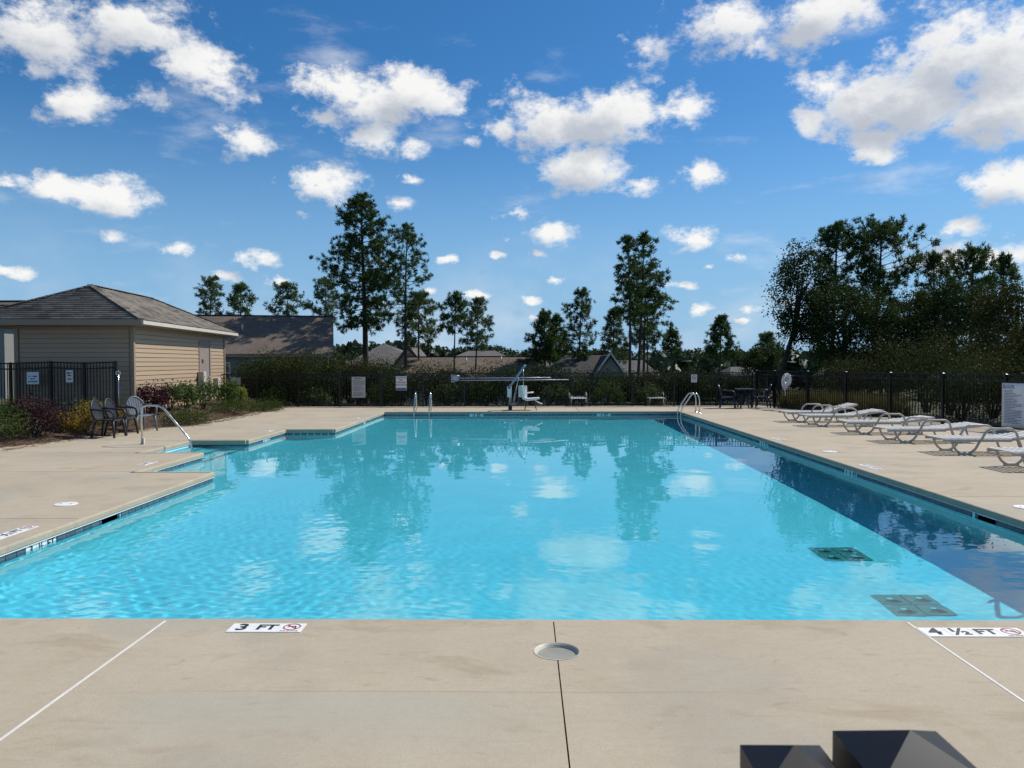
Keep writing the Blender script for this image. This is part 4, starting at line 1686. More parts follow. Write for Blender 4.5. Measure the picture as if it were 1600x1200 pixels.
def mat_shingle(name, c1, c2, islands=True):
    m, nt, b = new_mat(name); t = NT(nt)
    co = t.coord('Object')
    if islands:
        c = t.mix(t.island(), c1, c2)
    else:
        # rows of tabs too far away to tell apart
        br = nt.nodes.new('ShaderNodeTexBrick')
        br.inputs['Color1'].default_value = (*c1, 1); br.inputs['Color2'].default_value = (*c2, 1)
        br.inputs['Mortar'].default_value = (*[x * .75 for x in c1], 1)
        br.inputs['Scale'].default_value = 1.0; br.inputs['Mortar Size'].default_value = .008
        br.inputs['Brick Width'].default_value = .33; br.inputs['Row Height'].default_value = .14
        nt.links.new(t.mapping(co, (1, 1, 1)), br.inputs['Vector'])
        c = br.outputs['Color']
    c = t.mix(t.rng(t.noise(co, 60, 3, .7), .3, .7, 0, .35), c, tuple(x * .6 for x in c1))
    c = t.mix(t.rng(t.noise(co, .7, 4), .4, .7, 0, .3), c, tuple(x * 1.25 for x in c2))
    nt.links.new(c, b.inputs['Base Color']); b.inputs['Roughness'].default_value = .92
    b.inputs['Specular IOR Level'].default_value = .2
    nt.links.new(t.bump(t.noise(co, 90, 3), .4, .004), b.inputs['Normal'])
    return m


M['vinyl'] = mat_siding('tan_vinyl', (.39, .285, .180))
M['trim'] = mat_simple('tan_trim', (.30, .23, .16), .5, var=.06)
M['gutter'] = mat_simple('white_gutter', (.58, .54, .46), .4, var=.05)
M['shingle'] = mat_shingle('grey_shingle', (.080, .070, .060), (.245, .215, .178))
M['door'] = mat_simple('brown_grey_door', (.27, .22, .19), .5, var=.06)

SH_ANG = R(5.77)
C1 = Vector((-10.5, 20.25))
shed = thing('pump_house', 'tan vinyl-sided pump house with grey hip roof', 'shed', (C1.x, C1.y, .18), SH_ANG)
# local frame: +x right, +y along the lit wall away from the pool front; near right corner at the origin
SW, SL, SHH = 2.95, 8.3, 2.58           # width (to -x), length, wall height
BH = .125


def boards(x0, x1, y, n0, n1, axis, face):
    """lap boards; axis 'y': wall runs along y at x = y-arg; face: outward sign"""
    for k in range(n0, n1):
        z0 = k * BH; z1 = min(z0 + BH, SHH)
        L = x1 - x0
        mb = MB()
        prof = [(0.0, z0 + .001), (.026 * face, z0 + .001), (.010 * face, z1 - .011), (0.0, z1 - .011)]
        vs = []
        for e in (x0, x1):
            for (o, z) in prof:
                vs.append((y + o, e, z) if axis == 'y' else (e, y + o, z))
        mb.add(vs, [(0, 1, 2, 3), (7, 6, 5, 4), (0, 4, 5, 1), (1, 5, 6, 2), (2, 6, 7, 3), (3, 7, 4, 0)])
        mb.build('siding_board', M['vinyl'], shed)


core = MB().box(-SW / 2, SL / 2, SHH / 2 - .1, SW - .01, SL - .01, SHH + .15).build('wall', M['trim'], shed)
MB().box(-SW / 2, SL / 2, -.12, SW + .06, SL + .06, .3).build('foundation', M['concrete'], shed)
nb = int(SHH / BH) + 1
DY0, DY1, DH = 5.46, 6.52, 2.08
kd = int((DH + .06) / BH) + 1
boards(.08, DY0 - .10, 0.0, 0, kd, 'y', 1); boards(DY1 + .10, SL - .08, 0.0, 0, kd, 'y', 1)
boards(.08, SL - .08, 0.0, kd, nb - 2, 'y', 1)
boards(-SW + .08, -.08, 0.0, 0, nb - 2, 'x', -1)
for (x, y, sx, sy) in ((.0, .0, .10, .10), (.0, SL, .10, .10), (-SW, .0, .10, .10), (-SW, SL, .1, .1)):
    MB().box(x, y, SHH / 2 - .02, sx, sy, SHH - .04).build('corner_trim', M['trim'], shed)
MB().box(.012, SL / 2, SHH - .10, .03, SL - .1, .24).build('frieze', M['trim'], shed)
MB().box(-SW / 2, -.012, SHH - .10, SW - .1, .03, .24).build('frieze', M['trim'], shed)
dr = MB().box(-.012, (DY0 + DY1) / 2, DH / 2, .05, DY1 - DY0, DH).build('door', M['door'], shed)
for (y0_, y1_, z0_, z1_) in ((DY0 - .09, DY0, 0, DH + .09), (DY1, DY1 + .09, 0, DH + .09), (DY0, DY1, DH, DH + .09)):
    MB().box(.014, (y0_ + y1_) / 2, (z0_ + z1_) / 2, .05, y1_ - y0_, z1_ - z0_).build('door_frame', M['door'], shed)
MB().box(.0165, DY0 + .32, 1.52, .006, .17, .13).build('door_sign', M['black_print'], dr)
MB().tube([(.01, DY1 - .12, .98), (.08, DY1 - .12, .98), (.08, DY1 - .22, .98)], .014, 8).build('door_handle', M['steel'], dr)
MB().box(.13, DY0 - .12, .86, .20, .30, .62, bev=.02).build('meter_box', M['cream'], shed)
MB().box(.10, DY1 + .62, .72, .16, .34, .40, bev=.02).build('junction_box', M['cream'], shed)
MB().tube([(.06, DY1 + .62, .5), (.06, DY1 + .62, -.1)], .02, 8).build('conduit', M['cream'], shed)
pad = MB().box(.75, 6.4, -.16, 1.3, 2.3, .12, bev=.02).build('door_pad', M['white_paint'], shed)

# hip roof; it carries further out to the left over the porch
OV = .40
ex1, ex0 = OV, OV - 4.6
ey0, ey1 = -OV, SL + OV
EZ = SHH + .03; RISE = 1.10
hw_ = (ex1 - ex0) / 2
A = Vector((ex1 - hw_, ey0 + hw_, EZ + RISE)); B = Vector((ex1 - hw_, ey1 - hw_, EZ + RISE))
e00, e10, e11, e01 = Vector((ex0, ey0, EZ)), Vector((ex1, ey0, EZ)), Vector((ex1, ey1, EZ)), Vector((ex0, ey1, EZ))
und = Vector((0, 0, -.03))
rf = MB()
rf.add([e00, e10, e11, e01, A, B], [(0, 1, 4), (1, 2, 5, 4), (2, 3, 5), (3, 0, 4, 5), (0, 3, 2, 1)])
roof = rf.build('roof', M['shingle'], shed)


def shingles(p0, p1, apex0, apex1, rows_n):
    """tabs on the slope between eave p0-p1 and ridge apex0-apex1"""
    V, Q = [], []
    p0, p1, apex0, apex1 = map(Vector, (p0, p1, apex0, apex1))
    up = ((apex0 + apex1) / 2 - (p0 + p1) / 2)
    nrm = (p1 - p0).cross(apex0 - p0).normalized()
    if nrm.z < 0:
        nrm = -nrm
    rg = random.Random(rows_n)
    for r in range(rows_n):
        t0, t1 = r / rows_n, (r + 1) / rows_n
        a0, a1 = p0.lerp(apex0, t0), p1.lerp(apex1, t0)
        b0, b1 = p0.lerp(apex0, min(1, t1 + .02)), p1.lerp(apex1, min(1, t1 + .02))
        L = (a1 - a0).length
        d = (a1 - a0).normalized()
        x = -rg.uniform(0, .3)
        while x < L:
            w = rg.uniform(.22, .36)
            xa, xb = max(0, x), min(L, x + w - .006)
            if xb - xa > .03:
                lb = (b1 - b0).length; sh0 = (b0 - a0).dot(d)
                ya, yb_ = min(max(xa, sh0), sh0 + lb), min(max(xb, sh0), sh0 + lb)
                base = a0 + nrm * .018; top = a0 + (b0 - a0) - d * sh0 + nrm * .006
                h = rg.uniform(0, .004)
                pts = [base + d * xa + nrm * h, base + d * xb + nrm * h, top + d * yb_, top + d * ya, a0 + d * xa, a0 + d * xb]
                o = len(V)
                V += [tuple(p) for p in pts]
                Q += [(o, o + 1, o + 2, o + 3), (o, o + 4, o + 5, o + 1)]
            x += w
    return mesh_np('shingles', np.array(V), np.array(Q))


for (q0, q1, a0, a1, nr) in ((e00, e10, A, A, 18), (e10, e11, A, B, 18), (e01, e00, B, A, 18)):
    stuff(obj('shingles', shingles(q0, q1, a0, a1, nr), M['shingle'], roof))
cap = MB()
for (p, q) in ((A, B), (e10, A), (e00, A), (e11, B)):
    n = int((q - p).length / .2)
    for k in range(n):
        u, v = p.lerp(q, k / n), p.lerp(q, (k + 1.1) / n)
        cap.bar(u + Vector((0, 0, .022)), v + Vector((0, 0, .034)), .17, .012)
stuff(cap.build('ridge_cap', M['shingle'], roof))
for (p, q, mt, nm) in ((e00, e10, 'trim', 'fascia'), (e10, e11, 'gutter', 'gutter'), (e01, e00, 'trim', 'fascia')):
    d_ = (q - p).normalized()
    MB().bar(p + Vector((0, 0, -.075)), q + Vector((0, 0, -.075)), .03 if nm == 'fascia' else .09, .15 if nm == 'fascia' else .10).build(nm, M[mt], roof)
MB().box((ex0 + ex1) / 2, (ey0 + ey1) / 2, EZ - .14, ex1 - ex0 - .05, ey1 - ey0 - .05, .02).build('soffit', M['trim'], roof)
MB().box(-SW - .9, .25, SHH / 2 - .06, .14, .14, SHH - .10).build('porch_post', M['trim'], shed)
MB().box(-SW - .9, SL - .25, SHH / 2 - .06, .14, .14, SHH - .10).build('porch_post', M['trim'], shed)


# ------------------------------------------------------------------ houses beyond the fence
M['roof_brown'] = mat_shingle('brown_grey_roof', (.135, .105, .080), (.19, .15, .118), False)
M['roof_grey'] = mat_shingle('grey_roof', (.12, .11, .10), (.17, .155, .14), False)
M['roof_dark'] = mat_shingle('dark_roof', (.045, .042, .042), (.075, .07, .068), False)
M['wall_blue'] = mat_siding('grey_blue_siding', (.17, .185, .19))
M['wall_grey'] = mat_siding('grey_siding', (.25, .25, .22))
M['wall_beige'] = mat_siding('beige_siding', (.36, .32, .26))
M['house_trim'] = mat_simple('white_trim', (.72, .71, .68), .5, var=.05)


def mat_glass():
    m, nt, b = new_mat('window_glass'); t = NT(nt)
    b.inputs['Base Color'].default_value = (.05, .07, .08, 1); b.inputs['Roughness'].default_value = .06
    b.inputs['Specular IOR Level'].default_value = .9
    nt.links.new(t.bump(t.noise(t.coord('Object'), 1.5, 2), .05, .05), b.inputs['Normal'])
    return m


M['glass'] = mat_glass()


def slope_mesh(pts, th=.18):
    """a roof slope slab from a planar polygon, with a thickness"""
    pts = [Vector(p) for p in pts]
    n = (pts[1] - pts[0]).cross(pts[2] - pts[1]).normalized()
    if n.z < 0:
        n = -n
    k = len(pts)
    vs = pts + [p - n * th for p in pts]
    return MB().add(vs, [tuple(range(k)), tuple(reversed(range(k, 2 * k)))] + [(i, (i + 1) % k, k + (i + 1) % k, k + i) for i in range(k)])


def roof_slab(name, pts, mat, parent):
    """object whose local xy lies in the slope, so the shingle rows follow the eave"""
    pts = [Vector(p) for p in pts]
    ex = (pts[1] - pts[0]).normalized()
    n = ex.cross(pts[2] - pts[1]).normalized()
    if n.z < 0:
        n = -n
    ey = n.cross(ex)
    R3 = Matrix((ex, ey, n)).transposed()
    loc = [R3.transposed() @ (p - pts[0]) for p in pts]
    o = slope_mesh(loc, .16).build(name, mat, parent, pts[0])
    o.rotation_euler = R3.to_euler()
    return o


def house(name, label, x0, x1, yf, yb_, z0, zw, zr, roof_m, wall_m, hips=(0, 0), ov=.45, wins=(), rz=0.0, vents=(), corner=None):
    """ridge parallel to x; front wall at yf. hips: how far the ridge ends are drawn in on the left/right"""
    cx = (x0 + x1) / 2
    t = thing(name, label, 'house', (cx, (yf + yb_) / 2, z0), rz)
    hx, hy = (x1 - x0) / 2, (yb_ - yf) / 2
    if corner is not None:      # turn the house about its front right eave corner
        off = Matrix.Rotation(rz, 3, 'Z') @ Vector((hx + ov, -hy - ov, 0))
        t.location = (corner[0] - off.x, corner[1] - off.y, z0)
    h = zw - z0; r = zr - z0
    wl = MB()
    vs = [(-hx, -hy, 0), (hx, -hy, 0), (hx, hy, 0), (-hx, hy, 0), (-hx, -hy, h), (hx, -hy, h), (hx, hy, h), (-hx, hy, h)]
    wl.add(vs, [(0, 1, 5, 4), (1, 2, 6, 5), (2, 3, 7, 6), (3, 0, 4, 7), (4, 5, 6, 7)])
    wl.build('wall', wall_m, t)
    rh = (r - h)
    ez = h - rh * ov / hy
    L, Rr = -hx - ov, hx + ov
    a, b = (L + hips[0], 0, r), (Rr - hips[1], 0, r)
    F0, F1, K1, K0 = (L, -hy - ov, ez), (Rr, -hy - ov, ez), (Rr, hy + ov, ez), (L, hy + ov, ez)
    roof_slab('roof', [F0, F1, b, a], roof_m, t); roof_slab('roof', [K1, K0, a, b], roof_m, t)
    if hips[0]:
        roof_slab('roof', [K0, F0, a], roof_m, t)
    else:
        MB().add([(-hx, -hy, h), (-hx, hy, h), (-hx, 0, r - .15), (-hx - .02, -hy, h), (-hx - .02, hy, h), (-hx - .02, 0, r - .15)], [(0, 1, 2), (5, 4, 3)]).build('gable', wall_m, t)
    if hips[1]:
        roof_slab('roof', [F1, K1, b], roof_m, t)
    else:
        MB().add([(hx, -hy, h), (hx, hy, h), (hx, 0, r - .15), (hx + .02, -hy, h), (hx + .02, hy, h), (hx + .02, 0, r - .15)], [(0, 1, 2), (5, 4, 3)]).build('gable', wall_m, t)
    MB().bar((L, -hy - ov - .03, ez - .14), (Rr, -hy - ov - .03, ez - .14), .05, .2).build('fascia', M['house_trim'] if wall_m is not M['wall_blue'] else M['trim'], t)
    MB().bar((a[0], 0, r + .01), (b[0], 0, r + .01), .3, .05).build('ridge_cap', M['roof_dark'], t)
    for (wx, wz, ww, wh) in wins:
        w = MB()
        for (dx, dz, sx, sz) in ((-ww / 2, 0, .1, wh + .1), (ww / 2, 0, .1, wh + .1), (0, wh / 2, ww, .1), (0, -wh / 2, ww, .1), (0, 0, ww, .06)):
            w.box(wx + dx, -hy - .03, wz + dz, sx, .08, sz)
        wo = w.build('window', M['house_trim'], t)
        MB().box(wx, -hy - .012, wz + wh / 4, ww - .1, .02, wh / 2 - .08).build('pane', M['glass'], wo)
        MB().box(wx, -hy - .010, wz - wh / 4, ww - .1, .02, wh / 2 - .08).build('pane', M['glass'], wo)
    for (u, v) in vents:
        px_ = L + (Rr - L) * u; py_ = -(hy + ov) * (1 - v); pz_ = ez + (r - ez) * v
        MB().tube([(px_, py_, pz_ - .05), (px_, py_, pz_ + .45)], .06, 8).build('vent_pipe', M['house_trim'], t)
    return t


def pt(px, py, y):
    return at_depth(px, py, y)


# big brown roof right behind the pump house
yh = 58.0
a = pt(521, 553, yh); rg_ = pt(517, 494, yh + 5.5)
house('house', 'long house with brown-grey roof under tree shadows behind the pump house', a.x - 24, a.x - .45, yh + .5, yh + 11.5, float(ground_z(a.x - 8, yh)), a.z + .25, rg_.z, M['roof_brown'], M['wall_blue'],
      wins=((-24 / 2 + (pt(362, 560, yh).x - (a.x - 24)), 1.55, 1.0, 1.5), (-12 + (pt(413, 560, yh).x - (a.x - 24)), 2.05, .9, .9), (-12 + (pt(434, 560, yh).x - (a.x - 24)), 2.05, .9, .9)), vents=((.47, .62), (.715, .60)), rz=R(14.0), corner=(a.x, a.y))
# house at the far left behind the pump house
yh = 46.0
a = pt(76, 469, yh + 5); e = pt(0, 522, yh)
house('house', 'grey-roofed house showing only its ridge above the pump house roof', a.x - 19, a.x + 2.0, yh, yh + 11, -.3, e.z - .2, a.z, M['roof_brown'], M['wall_grey'], wins=((4.0, 1.3, 1.0, 1.4),))
yh = 33.0
a = pt(6, 480, yh + 2); b_ = pt(20, 489, yh)
house('house', 'low house with white eaves at the left edge beside the pump house', b_.x - 8.4, b_.x - .4, yh, yh + 6, -.2, b_.z - .15, a.z + .15, M['roof_grey'], M['wall_grey'], hips=(2.0, 2.0))
# hipped house with the white gable vent
yh = 76.0
l = pt(538, 562, yh); rr_ = pt(705, 562, yh); top = pt(590, 537, yh + 6)
gz = -4.4
H3 = house('house', 'hip-roofed house with a white gable vent between two pine trunks', l.x, rr_.x - 2.2, yh, yh + 12, gz, l.z - .6, top.z, M['roof_grey'], M['wall_beige'], hips=(3.2, 6.0))
gx = pt(637, 548, yh - 3)
g0, g1, gt = pt(614, 573, yh - 3), pt(664, 573, yh - 3), pt(638, 541.5, yh - 3)
lo = H3.matrix_basis.inverted()
P = lambda v: lo @ v
gp = MB().add([P(g0), P(g1), P(gt), P(g0 + Vector((0, .3, 0))), P(g1 + Vector((0, .3, 0))), P(gt + Vector((0, .3, 0)))], [(0, 1, 2), (5, 4, 3), (0, 3, 4, 1), (1, 4, 5, 2), (2, 5, 3, 0)]).build('gable', M['wall_beige'], H3)
vent0, vent1, vent2 = pt(629.5, 552, yh - 3.06), pt(640, 552, yh - 3.06), pt(634.5, 543.5, yh - 3.06)
MB().add([P(vent0), P(vent1), P(vent2), P(vent0 + Vector((0, .05, 0))), P(vent1 + Vector((0, .05, 0))), P(vent2 + Vector((0, .05, 0)))], [(0, 1, 2), (5, 4, 3), (0, 3, 4, 1), (1, 4, 5, 2), (2, 5, 3, 0)]).build('gable_vent', M['house_trim'], gp)
rt = MB()
for q in (g0, g1):
    rt.bar(P(q + Vector((0, -.12, 0))), P(gt + Vector((0, -.12, .1))), .16, .22, (0, 1, 0))
rt.build('rake_trim', M['trim'], gp)
for (q0, q1) in ((g0, gt), (gt, g1)):
    bk = Vector((0, 8.0, 0))
    roof_slab('roof', [P(q0 + Vector((0, -.25, .05))), P(q1 + Vector((0, -.25, .05))), P(q1 + bk), P(q0 + bk)], M['roof_grey'], H3)
# long low roofs
yh = 62.0
l, r_ = pt(628, 586, yh), pt(872, 586, yh); top = pt(740, 557, yh + 5)
house('house', 'long low house with a plain brown-grey roof behind the rescue pole', l.x, r_.x, yh, yh + 10, -4.6, l.z - .25, top.z, M['roof_brown'], M['wall_beige'], hips=(0, 2.5), vents=((.62, .75), (.4, .7)))
yh = 86.0
l, r_ = pt(700, 557, yh), pt(798, 557, yh); top = pt(748, 547.5, yh + 5)
house('house', 'distant low roof showing above the long brown-grey roof', l.x, r_.x, yh, yh + 10, -5.2, l.z - .4, top.z, M['roof_grey'], M['wall_beige'], hips=(2.5, 2.5))
yh = 84.0
l, r_ = pt(838, 566, yh), pt(880, 566, yh); top = pt(858, 556.5, yh + 4)
house('house', 'small distant roof between the long house and the dark-roofed one', l.x, r_.x, yh, yh + 8, -5.2, l.z - .4, top.z, M['roof_grey'], M['wall_beige'], hips=(1, 1))
# dark roof with a white-edged gable
yh = 58.0
l, r_ = pt(848, 584, yh), pt(968, 584, yh); top = pt(905, 553.5, yh + 5)
H5 = house('house', 'dark-roofed house with a white-edged front gable beside tall pines', l.x, r_.x, yh, yh + 10, -4.4, l.z - .25, top.z, M['roof_dark'], M['wall_grey'], hips=(2.6, .6))
lo = H5.matrix_basis.inverted()
gd = yh - 1.6
g0, g1, gt = pt(931, 582, gd), pt(976, 582, gd), pt(953.5, 554, gd)
gp = MB()
bz = Vector((0, 0, -4))
gp.add([P(g0), P(g1), P(gt), P(g0 + Vector((0, 1.6, 0))), P(g1 + Vector((0, 1.6, 0))), P(gt + Vector((0, 1.6, 0)))], [(0, 1, 2), (5, 4, 3), (0, 3, 4, 1), (1, 4, 5, 2), (2, 5, 3, 0)])
gp.box(P((g0 + g1) / 2).x, P(g0).y + .8, P(g0).z - 1.6, (g1 - g0).length, 1.58, 3.2)
gp = gp.build('gable', M['wall_grey'], H5)
rt = MB()
for q in (g0, g1):
    rt.bar(P(q + Vector((0, -.15, -.05))), P(gt + Vector((0, -.15, .12))), .12, .2, (0, 1, 0))
rt.build('rake_trim', M['house_trim'], gp)
for (q0, q1) in ((g0, gt), (gt, g1)):
    bk = Vector((0, 6.5, 0))
    roof_slab('roof', [P(q0 + Vector((0, -.2, .06))), P(q1 + Vector((0, -.2, .06))), P(q1 + bk), P(q0 + bk)], M['roof_dark'], H5)
yh = 72.0
l, r_ = pt(985, 584, yh), pt(1030, 584, yh); top = pt(1003, 561.5, yh + 4)
house('house', 'pale low house partly hidden behind the tall pine trunks', l.x - 2, r_.x, yh, yh + 8, -5.2, l.z - .3, top.z, M['roof_grey'], M['wall_beige'], hips=(0, 1.5))
yh = 92.0
l, r_ = pt(1145, 579, yh), pt(1181, 579, yh); top = pt(1163, 572.5, yh + 3)
house('house', 'pale low roof just above the back fence near its right corner', l.x, r_.x, yh, yh + 6, -5.8, l.z - .3, top.z, M['roof_grey'], M['wall_beige'], hips=(1, 1))

# ------------------------------------------------------------------ vegetation
M['bark'] = mat_simple('pine_bark', (.055, .042, .034), .95, var=.45, scale=5, bump=.8)
M['bark_grey'] = mat_simple('grey_bark', (.075, .066, .055), .95, var=.35, scale=6, bump=.8)
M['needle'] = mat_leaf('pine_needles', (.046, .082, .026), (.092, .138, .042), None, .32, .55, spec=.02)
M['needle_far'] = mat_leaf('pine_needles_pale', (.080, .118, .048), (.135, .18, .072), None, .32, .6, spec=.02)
M['leaf_dark'] = mat_leaf('dark_leaves', (.024, .044, .014), (.056, .084, .024), (.075, .088, .025), .22, spec=.02)
M['leaf_hedge'] = mat_leaf('hedge_leaves', (.022, .038, .012), (.055, .075, .022), (.085, .085, .028), .18, spec=.02)
M['leaf_olive'] = mat_leaf('olive_leaves', (.036, .044, .013), (.075, .080, .024), (.095, .088, .028), .18, spec=.02)
M['leaf_green'] = mat_leaf('green_leaves', (.045, .085, .018), (.10, .15, .035), None, .25, spec=.02)
M['leaf_flower'] = mat_leaf('leaves_with_pale_bloom', (.035, .07, .016), (.15, .19, .075), None, .25, spec=.02)
M['leaf_purple'] = mat_leaf('purple_leaves', (.030, .012, .018), (.085, .035, .045), None, .2, spec=.02)
M['leaf_purple_dark'] = mat_leaf('dark_purple_leaves', (.018, .012, .014), (.055, .030, .034), (.10, .045, .045), .2, spec=.02)
M['leaf_yellow'] = mat_leaf('yellow_leaves', (.16, .115, .022), (.36, .26, .045), (.22, .13, .03), .3, spec=.02)
M['leaf_lime'] = mat_leaf('lime_leaves', (.17, .20, .04), (.32, .34, .09), None, .3, spec=.02)
M['leaf_cover'] = mat_leaf('ground_cover', (.035, .065, .014), (.085, .12, .028), None, .2, spec=.02)


def leaf_quads(C, size, rg, flat=0.0, aspect=.55):
    """a small folded leaf at every centre in C (N,3)"""
    n = len(C)
    a = rg.normal(size=(n, 3)); a /= np.linalg.norm(a, axis=1, keepdims=True) + 1e-9
    b = rg.normal(size=(n, 3))
    if flat:
        a[:, 2] *= (1 - flat); a /= np.linalg.norm(a, axis=1, keepdims=True) + 1e-9
    b -= a * np.sum(a * b, 1, keepdims=True); b /= np.linalg.norm(b, axis=1, keepdims=True) + 1e-9
    c = np.cross(a, b)
    s = (size * rg.uniform(.6, 1.35, n))[:, None]
    A = C - a * s * .5; Bp = C + a * s * .5
    L = C + b * s * aspect * .5 + c * s * .12; Rr = C - b * s * aspect * .5 + c * s * .12
    V = np.stack([A, Rr, Bp, L], 1).reshape(-1, 3)
    i = np.arange(n) * 4
    return V, np.stack([i, i + 1, i + 2, i + 3], -1)


def tube_np(mb, pts, rs, seg=6):
    mb.tube(pts, rs, seg, caps=False)


def clump_points(rg, n_clump, n_leaf, rad, spread, bottom=-.75, rough=.28):
    """leaf centres in clumps near the surface of a lumpy ellipsoid of radii rad"""
    u = rg.normal(size=(n_clump, 3)); u /= np.linalg.norm(u, axis=1, keepdims=True)
    u = u[u[:, 2] > bottom]
    k = rg.uniform(.55, 1.0, len(u)) ** .6 + rg.uniform(-rough, rough * .6, len(u))
    c = u * k[:, None] * np.array(rad)
    pts = np.repeat(c, n_leaf, 0)
    off = rg.normal(size=pts.shape) * spread
    return c, pts + off


def shrub(name, label, x, y, z, w, d, h, mat, leaf=.07, n=60, per=26, seed=1, stems=7, cat='shrub', group=None, aspect=.6, spread=None, bottom=-.8, rough=.28):
    t = thing(name, label, cat, (x, y, z), 0, group)
    rg = np.random.default_rng(seed)
    rad = (w / 2, d / 2, h * .47)
    sp = spread or min(rad) * .26
    c, P_ = clump_points(rg, n, per, rad, sp, bottom, rough)
    P_[:, 2] += h * .47
    P_ = P_[P_[:, 2] > .02]
    V, Q = leaf_quads(P_, leaf, rg, 0, aspect)
    obj('foliage', mesh_np('foliage', V, Q), mat, t)
    mb = MB()
    for k in range(min(stems, len(c))):
        e = c[k * max(1, len(c) // stems)]
        p0 = Vector((e[0] * .12, e[1] * .12, -.05)); p2 = Vector((e[0] * .8, e[1] * .8, max(.15, e[2] * .8 + h * .5)))
        p1 = (p0 + p2) / 2 + Vector((e[0] * -.1, e[1] * -.1, h * .08))
        mb.tube([p0, p1, p2], [.014 + .01 * h, .010 + .005 * h, .005], 5, caps=False)
    mb.build('stem', M['bark_grey'], t)
    return t


def bz(x, y):
    return bed_z(x, y)


def shrub_px(name, label, xc, yb, wpx, hpx, mat, seed, dscale=1.0, zb=None, **kw):
    """a shrub standing on the planting bed whose foot shows at (xc, yb)"""
    p = on_plane(xc, yb, .12)
    for _ in range(14):
        p = on_plane(xc, yb, .5 * p.z + .5 * bz(p.x, p.y))
    k = p.y / F_PX
    return shrub(name, label, p.x, p.y, (bz(p.x, p.y) if zb is None else zb), wpx * k, wpx * k * dscale, hpx * k, mat, seed=seed, **kw)


shrub_px('evergreen_shrub', 'feathery green shrub at the left edge of the planting bed', -2, 690, 76, 66, M['leaf_green'], 1, leaf=.055, n=110, per=34, aspect=.25)
shrub_px('purple_shrub', 'dark purple-leaved shrub in front of the white square notice', 54, 681, 82, 62, M['leaf_purple_dark'], 2, leaf=.05, n=130, per=34)
shrub_px('yellow_shrub', 'low yellow shrub between the dark purple shrub and the chairs', 102, 675, 42, 30, M['leaf_yellow'], 3, leaf=.04, n=60, per=34)
shrub_px('yellow_shrub', 'larger golden shrub right behind the dark armchairs', 138, 674, 62, 46, M['leaf_yellow'], 4, leaf=.045, n=90, per=34)
shrub_px('yellow_shrub', 'small golden shrub behind the pale blue-grey armchair', 186, 664, 40, 30, M['leaf_yellow'], 5, leaf=.045, n=50, per=30)
shrub_px('purple_shrub', 'round purple shrub against the lit shed wall', 231, 646, 62, 44, M['leaf_purple'], 6, leaf=.055, n=110, per=36)
for i, (xc, yb_, w, h, lab) in enumerate(((266, 642, 34, 46, 'leafy green shrub next to the round purple shrub'), (291, 641, 32, 44, 'leafy green shrub before the middle of the lit shed wall'), (318, 639, 36, 45, 'leafy green shrub in front of the shed door'))):
    shrub_px('green_shrub', lab, xc, yb_, w, h, M['leaf_flower'], 10 + i, leaf=.075, n=60, per=26, bottom=-.35)
shrub_px('green_shrub', 'dark green shrub at the far end of the shed', 357, 634, 32, 42, M['leaf_green'], 14, leaf=.07, n=60, per=26)
shrub_px('lime_shrub', 'small lime-yellow shrub at the back fence near the shed', 376, 631, 18, 30, M['leaf_lime'], 15, leaf=.06, n=36, per=24)
for i, (xc, yb_, w, h, lab) in enumerate(((291, 663, 84, 18, 'low green mat of ground cover near the pool steps'), (360, 646, 66, 18, 'low green mat of ground cover by the shed end'), (412, 643, 58, 14, 'low green mat of ground cover at the bed tip by the back fence'))):
    shrub_px('ground_cover_plant', lab, xc, yb_, w, h, M['leaf_cover'], 20 + i, dscale=.9, leaf=.05, n=150, per=40, cat='ground cover', bottom=-.1, aspect=.3, spread=.11, stems=3)

# hedge behind the back fence: one shrub after the other, each with its own crown
hx = at_depth(398, 600, 30).x
i = 0
rgh = random.Random(21)
tops = {410: 559, 450: 553, 490: 550, 530: 556, 560: 560, 600: 562, 640: 566, 680: 560, 720: 571, 760: 566, 800: 567, 840: 562, 880: 567, 920: 574, 960: 577, 1000: 572, 1040: 571, 1080: 572, 1120: 574, 1160: 574}
hedge_names = ['beside the shed end', 'below the brown-grey roof', 'behind the tall rules board', 'behind the warning sign', 'behind the leaf net', 'behind the pool lift', 'behind the white loungers', 'behind the no-smoking sign', 'behind the navy table']
lbl_at = lambda px: hedge_names[min(len(hedge_names) - 1, [k for k, b_ in enumerate((420, 520, 592, 668, 770, 870, 1040, 1110, 9999)) if px < b_][0])]
for px in range(398, 1190, 33):
    k = min(tops, key=lambda q: abs(q - px))
    ytop = tops[k] + rgh.uniform(-3, 4)
    Y = 29.5 + rgh.uniform(-.2, .9)
    p = at_depth(px + rgh.uniform(-4, 4), ytop, Y)
    gz_ = float(ground_z(p.x, Y))
    hgt = (p.z - gz_) * (.95 if px < 600 else .90)
    w = rgh.uniform(1.25, 1.75)
    shrub('hedge_shrub', 'olive evergreen hedge shrub ' + lbl_at(px), p.x, Y, gz_, w, w * .9, hgt, M['leaf_hedge'] if rgh.random() < .75 else M['leaf_olive'], leaf=.065, n=100, per=54, seed=100 + i, group='hedge along the back fence ' + lbl_at(px), rough=.35)
    i += 1
